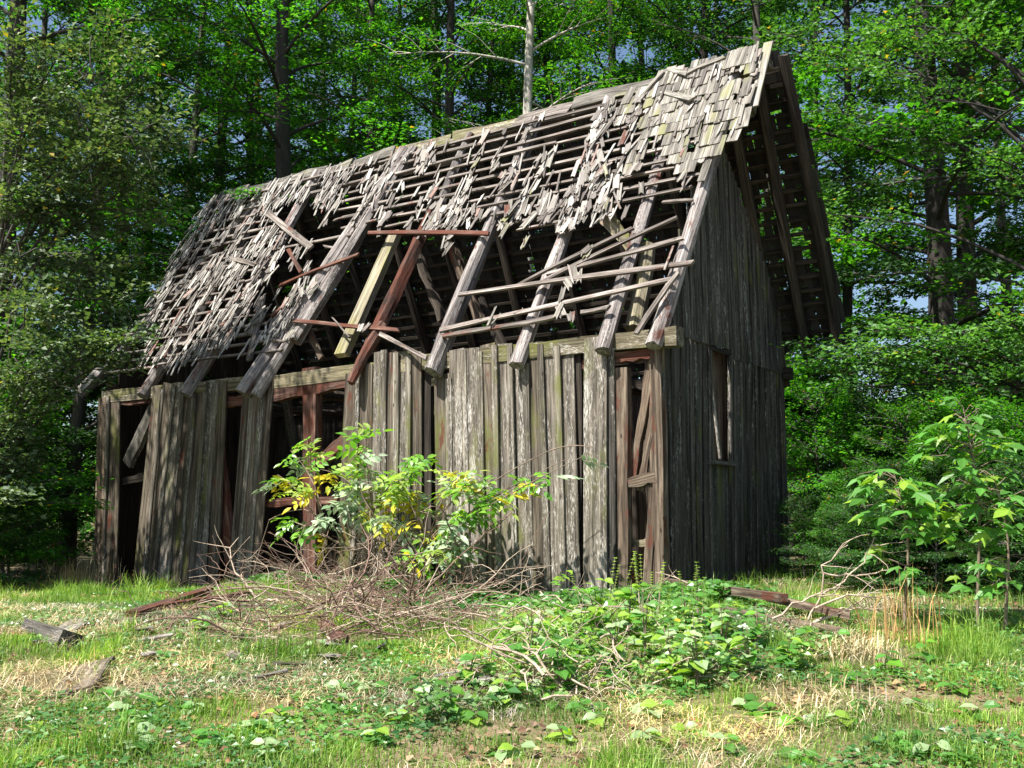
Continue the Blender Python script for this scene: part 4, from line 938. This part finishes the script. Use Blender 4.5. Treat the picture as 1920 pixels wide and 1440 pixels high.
def leaf_matrix(p, d, nrm, sc):
    d = d.normalized(); y = nrm.cross(d)
    if y.length < 1e-3: y = Vector((1, 0, 0)).cross(d)
    y.normalize(); z = d.cross(y); M = Matrix((d * sc, y * sc, z * sc)).transposed().to_4x4(); M.translation = p; return M
def elder():
    g = np.random.default_rng(62); r = random.Random(62)
    base = FWL(745, 1118, .95); base.z = gzf(base.x, base.y)
    t = empty('elder_bush', base, label='straggling elder bush with yellowing and glare-pale leaves before the barn wall', cat='bush')
    CL = [(505, 905, 5, 'pl'), (545, 845, 6, 'gp'), (575, 820, 6, 'gl'), (600, 880, 6, 'yl'), (520, 890, 5, 'yg'), (585, 915, 5, 'yl'), (690, 800, 5, 'gl'), (678, 850, 5, 'gp'), (650, 905, 6, 'lp'), (690, 885, 8, 'lg'), (735, 880, 8, 'lg'), (775, 870, 7, 'gl'), (790, 855, 5, 'g'), (725, 915, 8, 'pl'), (765, 930, 7, 'yl'), (640, 940, 6, 'p'), (610, 970, 5, 'p'), (695, 975, 7, 'lyp'), (745, 985, 6, 'py'), (800, 950, 7, 'pl'), (850, 895, 7, 'yl'), (875, 915, 7, 'pg'), (905, 900, 6, 'pg'), (920, 940, 7, 'g'), (890, 960, 6, 'gl'), (850, 975, 6, 'lp'), (810, 1010, 7, 'ylp'), (865, 1010, 7, 'pl'), (835, 1040, 6, 'lp'), (790, 1050, 4, 'yg'), (545, 975, 4, 'gp'), (555, 1000, 3, 'g'), (600, 1015, 2, 'y'), (955, 910, 3, 'lg'), (985, 905, 3, 'y'), (1065, 860, 3, 'g'), (1105, 850, 2, 'gp'), (760, 1075, 3, 'yg'), (880, 1055, 2, 'l')]
    stems = []
    cores = [FWL(x, y, 1.0) for x, y in ((610, 1000), (680, 1020), (740, 1010), (800, 1020), (700, 960))]
    roots = [FWL(x, 1118, o) for x, o in ((650, .8), (690, 1.0), (740, 1.1), (790, .9), (835, .9), (865, .8))]
    for q in roots: q.z = gzf(q.x, q.y) - .05
    for a in roots:
        for c in r.sample(cores, 3):
            m = (a + c) / 2 + Vector((g.normal(0, .15), g.normal(0, .1), g.normal(0, .06))); s = np.linspace(0, 1, 8)[:, None]
            A, M_, C_ = np.array(a), np.array(m), np.array(c) + g.normal(0, .06, 3); P = A * (1 - s) ** 2 + M_ * 2 * s * (1 - s) + C_ * s ** 2 + g.normal(0, .012, (8, 3)); r0 = g.uniform(.011, .026); stems.append((P - np.array(base), np.linspace(r0, r0 * .55, 8)))
    leaves = []
    for px, py, k, cols in CL:
        tip = FWL(px, py, r.uniform(.7, 1.35)); c = min(cores, key=lambda q: (q - tip).length + r.uniform(0, .5))
        s = np.linspace(0, 1, 8)[:, None]; A, T = np.array(c), np.array(tip); M_ = (A + T) / 2 + np.array([g.normal(0, .08), g.normal(0, .08), g.uniform(.05, .28)])
        P = A * (1 - s) ** 2 + M_ * 2 * s * (1 - s) + T * s ** 2; stems.append((P - np.array(base), np.linspace(.011, .004, 8)))
        ax = Vector(P[-1] - P[-2]).normalized()
        for i in range(int(k * 1.5)):
            az = r.uniform(0, 6.283); d = (ax * .5 + Vector((math.cos(az), math.sin(az), r.uniform(-1.0, .25)))).normalized()
            q = Vector(P[-1] - (P[-1] - P[-3]) * r.random() * 1.2) + Vector((g.normal(0, .05), g.normal(0, .05), g.normal(0, .05)))
            leaves.append((q, d, Vector((g.normal(0, .4), g.normal(0, .4) - .2, 1)).normalized(), r.uniform(.9, 1.5), r.choice(cols)))
    for _ in range(40):
        q0 = FWL(r.uniform(600, 880), r.uniform(1000, 1110), r.uniform(.8, 1.3)); Pc = curve(np.array(q0), [g.normal(0, 1), g.normal(0, .5), g.uniform(-.2, .9)], r.uniform(.5, 1.2), g, 9, 1.1, .3); r0 = g.uniform(.006, .018); stems.append((Pc - np.array(base), np.linspace(r0, r0 * .4, 9)))
    for a, b in (((880, 935), (1030, 845)), ((1030, 845), (1110, 838)), ((470, 1095), (505, 975)), ((505, 975), (570, 955)), ((570, 955), (640, 1000)), ((860, 1085), (1050, 1060)), ((800, 1040), (900, 1090))):
        A, T = np.array(FWL(*a, 1.0)), np.array(FWL(*b, .95)); s = np.linspace(0, 1, 6)[:, None]; P = A + (T - A) * s + np.array([0, 0, 1]) * .04 * np.sin(s * np.pi); stems.append((P - np.array(base), np.linspace(.009, .005, 6)))
    V, F = tubes(stems, 8, cap=False); put('stems', mesh_np('elder_stems', V, F, BK_TWIG, True), t)
    for q, d, nn, sc, c in leaves: put('leaf', r.choice(ELDER[c]), t, leaf_matrix(q, d, nn, sc), base)
elder()

# ------------------------------------------------------------------ maple sapling and weeds
def palmate(mat, g, S=.16):
    v = [(0, 0, 0)]; ang = [-150, -118, -88, -66, -44, -26, 0, 26, 44, 66, 88, 118, 150]; rad = [.26, .55, .30, .86, .40, .62, 1.05, .62, .40, .86, .30, .55, .26]
    for a, q in zip(ang, rad):
        a = math.radians(a); rr = q * S * g.uniform(.93, 1.07); v.append((S * .25 + rr * math.cos(a), rr * math.sin(a), -.35 * rr * rr / S + g.uniform(-.004, .004)))
    f = [(0, i, i + 1) for i in range(1, len(ang))]; return mesh('maple_leaf', v, [tuple(reversed(q)) for q in f], mat)
M_GREEN = leafmat('maple_green', (.05, .16, .03), (.08, .22, .04), (.14, .30, .06), trans=.35, rough=.4, objvar=.3)
M_LIME = leafmat('maple_lime', (.16, .30, .04), (.22, .36, .05), (.34, .42, .06), trans=.4, rough=.4, objvar=.2)
MAPLE = [palmate(M_GREEN, gl) for _ in range(4)] + [palmate(M_LIME, gl)]
def sapling(px, py, hpx, n, label, seed, sc=1.0, spread=.75):
    g = np.random.default_rng(seed); r = random.Random(seed); base = G(px, py); H = hpx / FPX * base.y
    t = empty('maple_sapling', base, label=label, cat='sapling'); s = np.linspace(0, 1, 9)[:, None]
    P = np.concatenate([.10 * np.sin(s * 4) * s, .05 * np.cos(s * 3), s * H - .05], 1); stems = [(P, np.linspace(.018, .005, 9))]; lv = []
    for k in range(n):
        tt = g.uniform(.22, 1.0) ** .8; q = np.array([np.interp(tt, s[:, 0], P[:, c]) for c in range(3)]); az = g.uniform(0, 6.283); L = spread * g.uniform(.3, 1.0) * (1.15 - .6 * tt)
        e = q + np.array([math.cos(az) * L, math.sin(az) * L, g.uniform(-.02, .30) * L]); m = (q + e) / 2 + [0, 0, .06]; stems.append((np.stack([q, m, e]), np.array([.005, .004, .002])))
        for w_ in range(r.choice((2, 3, 3, 4))):
            p = q + (e - q) * g.uniform(.55, 1.05) + g.normal(0, .06, 3); a2 = az + g.normal(0, .8); lv.append((Vector(p), Vector((math.cos(a2), math.sin(a2), g.uniform(-.35, .1)))))
    V, F = tubes(stems, 5, cap=False); put('stem', mesh_np('sapling_stem', V, F, BK_TWIG, True), t)
    for p, d in lv:
        M = leaf_matrix(p, d, Vector((g.normal(0, .3), g.normal(0, .3) - .45, 1)), sc * r.uniform(.65, 1.2)); put('leaf', r.choice(MAPLE), t, M)
sapling(1838, 1182, 420, 58, 'tall maple sapling with broad lobed leaves at the wood edge', 71, .88, .75)
sapling(1700, 1175, 290, 26, 'smaller maple sapling leaning beside the tall lobed-leaf sapling', 72, .95, .75)
sapling(1890, 1190, 300, 24, 'maple seedling growing behind the tall sapling in the shade', 73, .9, .6)
W_GLARE = leafmat('glare_pale_weed', (.17, .27, .12), (.25, .35, .18), (.36, .44, .27), trans=.25, rough=.45, spec=.35, objvar=.2)  # overexposed sunlight on the leaves put into the colour as paleness
WL = {c: [leaf_shape([((0, 0, 0), (1, 0, -.1), (0, 0, 1), .13, .085)], m, 'broad_leaf')] for c, m in (('g', M_GREEN), ('l', M_LIME), ('p', W_GLARE), ('y', E_YEL), ('e', E_GREEN))}
EXTRA = [(random.Random(i).uniform(60, 1880), random.Random(i + 50).uniform(1290, 1430), .09, 6, ('gpl', 'pgl', 'gge', 'lgp')[i % 4]) for i in range(34)]
WGROUP = 'broad-leaved weeds growing in the meadow below the wall'
def weed(px, py, h, n, cols, seed, label, sc=1.0, group=None, name='broadleaf_weed', rad=.16):
    g = np.random.default_rng(seed); r = random.Random(seed); base = G(px, py); t = empty(name, base, label=label, cat='weed', group=group); st = []; lv = []
    for k in range(max(1, n // 6)):
        az = g.uniform(0, 6.28); tip = np.array([math.cos(az) * rad * g.random(), math.sin(az) * rad * g.random(), h * g.uniform(.7, 1.1)]); st.append((np.stack([[0, 0, -.02], tip * [.3, .3, .5], tip]), np.array([.005, .004, .002])))
        for i in range(6):
            tt = (i + .6) / 6; p = tip * [tt ** 1.5, tt ** 1.5, tt]; a = i * 2.4 + g.uniform(-.4, .4); lv.append((p, Vector((math.cos(a), math.sin(a), g.uniform(-.25, .35))), 1.25 - .6 * tt))
    V, F = tubes(st, 4, cap=False); put('stem', mesh_np('weed_stem', V, F, BK_TWIG, True), t)
    for p, d, q in lv: put('leaf', WL[r.choice(cols)][0], t, leaf_matrix(Vector(p), d, Vector((g.normal(0, .25), g.normal(0, .25) - .3, 1)), sc * q * r.uniform(.75, 1.15)))
weed(845, 1345, .28, 12, 'gge', 81, 'dark green broad-leaved weed standing in short grass below the weeds', 1.1)
weed(1045, 1300, .46, 24, 'gge', 82, 'large dark leafy weed with glare-pale drooping leaves about it', 1.25, rad=.22)
for i, (px, py, h, n, cols) in enumerate([(1000, 1250, .40, 12, 'ppl'), (1085, 1235, .35, 12, 'plg'), (1150, 1260, .36, 18, 'lgp'), (1210, 1240, .36, 18, 'lgp'), (1260, 1270, .30, 12, 'plg'), (1310, 1290, .36, 18, 'lgp'), (1355, 1250, .36, 18, 'glp'), (1405, 1270, .30, 12, 'gpl'), (1290, 1205, .34, 18, 'lgg'), (1180, 1200, .40, 18, 'lle'), (1340, 1195, .30, 12, 'lgg'), (1420, 1215, .30, 12, 'gge'), (940, 1330, .22, 12, 'gpl'), (880, 1285, .24, 12, 'pgl'), (790, 1300, .18, 6, 'pg'), (1120, 1190, .40, 12, 'lle'), (1050, 1175, .40, 12, 'gle'), (1480, 1255, .24, 12, 'ggl'), (1535, 1225, .24, 12, 'gp'), (1590, 1290, .16, 6, 'gg'), (1660, 1260, .18, 6, 'gge'), (1735, 1240, .20, 6, 'gge'), (380, 1190, .22, 12, 'glp'), (330, 1205, .16, 6, 'gpl'), (420, 1165, .2, 12, 'gpl'), (300, 1240, .12, 6, 'gp'), (560, 1235, .15, 6, 'lgp'), (620, 1330, .1, 6, 'pg'), (250, 1340, .1, 6, 'gp'), (240, 1380, .1, 6, 'gpp'), (1400, 1330, .1, 6, 'ggp'), (1500, 1360, .1, 6, 'gge'), (1620, 1345, .1, 6, 'gge'), (1215, 1345, .12, 6, 'gpl'), (1680, 1400, .1, 6, 'gge'), (1060, 1390, .1, 6, 'gpl'), (470, 1380, .1, 6, 'gpp'), (700, 1390, .1, 6, 'glp')] + EXTRA):
    lab = {'g': 'dark green', 'l': 'lime green', 'p': 'glare-pale green', 'y': 'yellowing'}[cols[0]] + (' broad-leaved weed in the thicket below the flaking boards' if 980 < px < 1440 and py < 1300 else ' broad-leaved weed low in the open meadow grass')
    weed(px, py, h * (1.3 if 'thicket' in lab else 1), int(n * (2 if 'thicket' in lab else 1.5)), cols, 100 + i, lab, 1.15, lab.split(' broad')[0] + ' weeds ' + ('below the flaking boards' if 'thicket' in lab else 'in the open meadow'), rad=.2)
# wild mint spikes at the corner
def spikes(px, py, n, h, seed, label):
    g = np.random.default_rng(seed); base = G(px, py); t = empty('seed_spikes', base, label=label, cat='wildflower'); st = []; P = []; D = []
    for _ in range(n):
        az = g.uniform(0, 6.28); q = np.array([math.cos(az), math.sin(az), 0]) * g.uniform(0, .22); tip = q * 1.9 + [0, 0, h * g.uniform(.7, 1.1)]; mid = (q + tip) / 2 + [0, 0, .03]; st.append((np.stack([q, mid, tip]), np.array([.004, .003, .002])))
        for k in range(9):
            c = mid + (tip - mid) * k / 8
            for j in range(6): a = j * 1.05; P.append(c); D.append([math.cos(a), math.sin(a), .35])
    V, F = tubes(st, 4, cap=False); put('stem', mesh_np('spike_stem', V, F, TW_PALE, True), t); P, D = np.array(P), np.array(D); m = len(P)
    V, F = leaf_quads(P, D, np.tile([0, 0, 1.0], (m, 1)) + g.normal(0, .3, (m, 3)), g.uniform(.018, .03, m), g.uniform(.012, .018, m)); o = put('seed_heads', mesh_np('seed_heads', V, F, E_LIME), t); o['kind'] = 'stuff'
spikes(1215, 1165, 7, .62, 91, 'clump of tall seed spikes below the orange corner post')
spikes(1310, 1170, 5, .55, 92, 'few seed spikes in front of the boarded gable')
spikes(1120, 1160, 4, .6, 93, 'seed spikes in front of the wide flaking board')
# dead branch and dry stalks on the gable side
def dead_branch():
    g = np.random.default_rng(95); base = G(1520, 1175); t = empty('dead_branch', base, label='bleached forked dead branch sprawling beyond the gable corner', cat='branch'); ps = []; b0 = np.array(base)
    for path in (((1515, 1170), (1540, 1110), (1542, 1060), (1590, 1020)), ((1540, 1075), (1590, 1080), (1640, 1075), (1680, 1065)), ((1535, 1120), (1580, 1090), (1620, 1050), (1640, 1010)), ((1530, 1140), (1590, 1115), (1650, 1120), (1690, 1125)), ((1520, 1165), (1580, 1140), (1620, 1140), (1690, 1155)), ((1515, 1170), (1560, 1155), (1610, 1130), (1640, 1100)), ((1450, 1160), (1490, 1130), (1540, 1115), (1600, 1118))):
        d = base.y + g.uniform(-.25, .25); P = [np.array(CAM + ray(*q) * (d / ray(*q).y)) - b0 for q in path]; P = np.array(P); s = np.linspace(0, 3, 10); P = np.stack([np.interp(s, [0, 1, 2, 3], P[:, c]) for c in range(3)], 1) + g.normal(0, .012, (10, 3)); ps.append((P, np.linspace(.012, .004, 10)))
        for _ in range(4): k = g.integers(3, 9); ps.append((curve(P[k], [1, 0, .3] + g.normal(0, .5, 3), .35, g, 5), np.linspace(.005, .002, 5)))
    V, F = tubes(ps, 5, cap=False); put('limb', mesh_np('dead_branch', V, F, TW_PALE, True), t)
dead_branch()
def clump(px, py, n, h, mat, name, label, cat, seed, rad=.15, lean=.35):
    g = np.random.default_rng(seed); b = G(px, py); V, F = blades(b.x + g.normal(0, rad, n), b.y + g.normal(0, rad, n), g.uniform(.5, 1, n) * h, g.uniform(.006, .012, n), g, lean=lean)
    o = put(name, mesh_np(name, V, F, mat)); tag(o, label, cat)
L_RUST = leafmat('rusty_stalk', (.20, .11, .05), (.32, .20, .09), (.46, .34, .19), trans=.1, tcol=(1, 1, 1), rough=.7, spec=.2, objvar=0)
clump(1690, 1205, 60, .75, L_RUST, 'dry_stalk_clump', 'rust-coloured clump of dry upright stalks beyond the split beam', 'dry plant', 96)
clump(1610, 1235, 260, .28, L_STRAW, 'straw_tuft', 'drooping bleached straw tuft in front of the split beam', 'grass tuft', 97, .16, .9)
clump(1570, 1330, 300, .22, L_STRAW, 'straw_tuft', 'flattened pale straw tuft lying in the open meadow', 'grass tuft', 98, .2, 1.2)
clump(255, 1130, 140, .5, L_GRASS, 'grass_tuft', 'green grass tuft at the foot of the leaning boards', 'grass tuft', 99, .18, .7)
clump(150, 1100, 240, .7, L_STRAW, 'straw_tuft', 'long dry grass tuft against the barn corner post', 'grass tuft', 90, .3, .5)
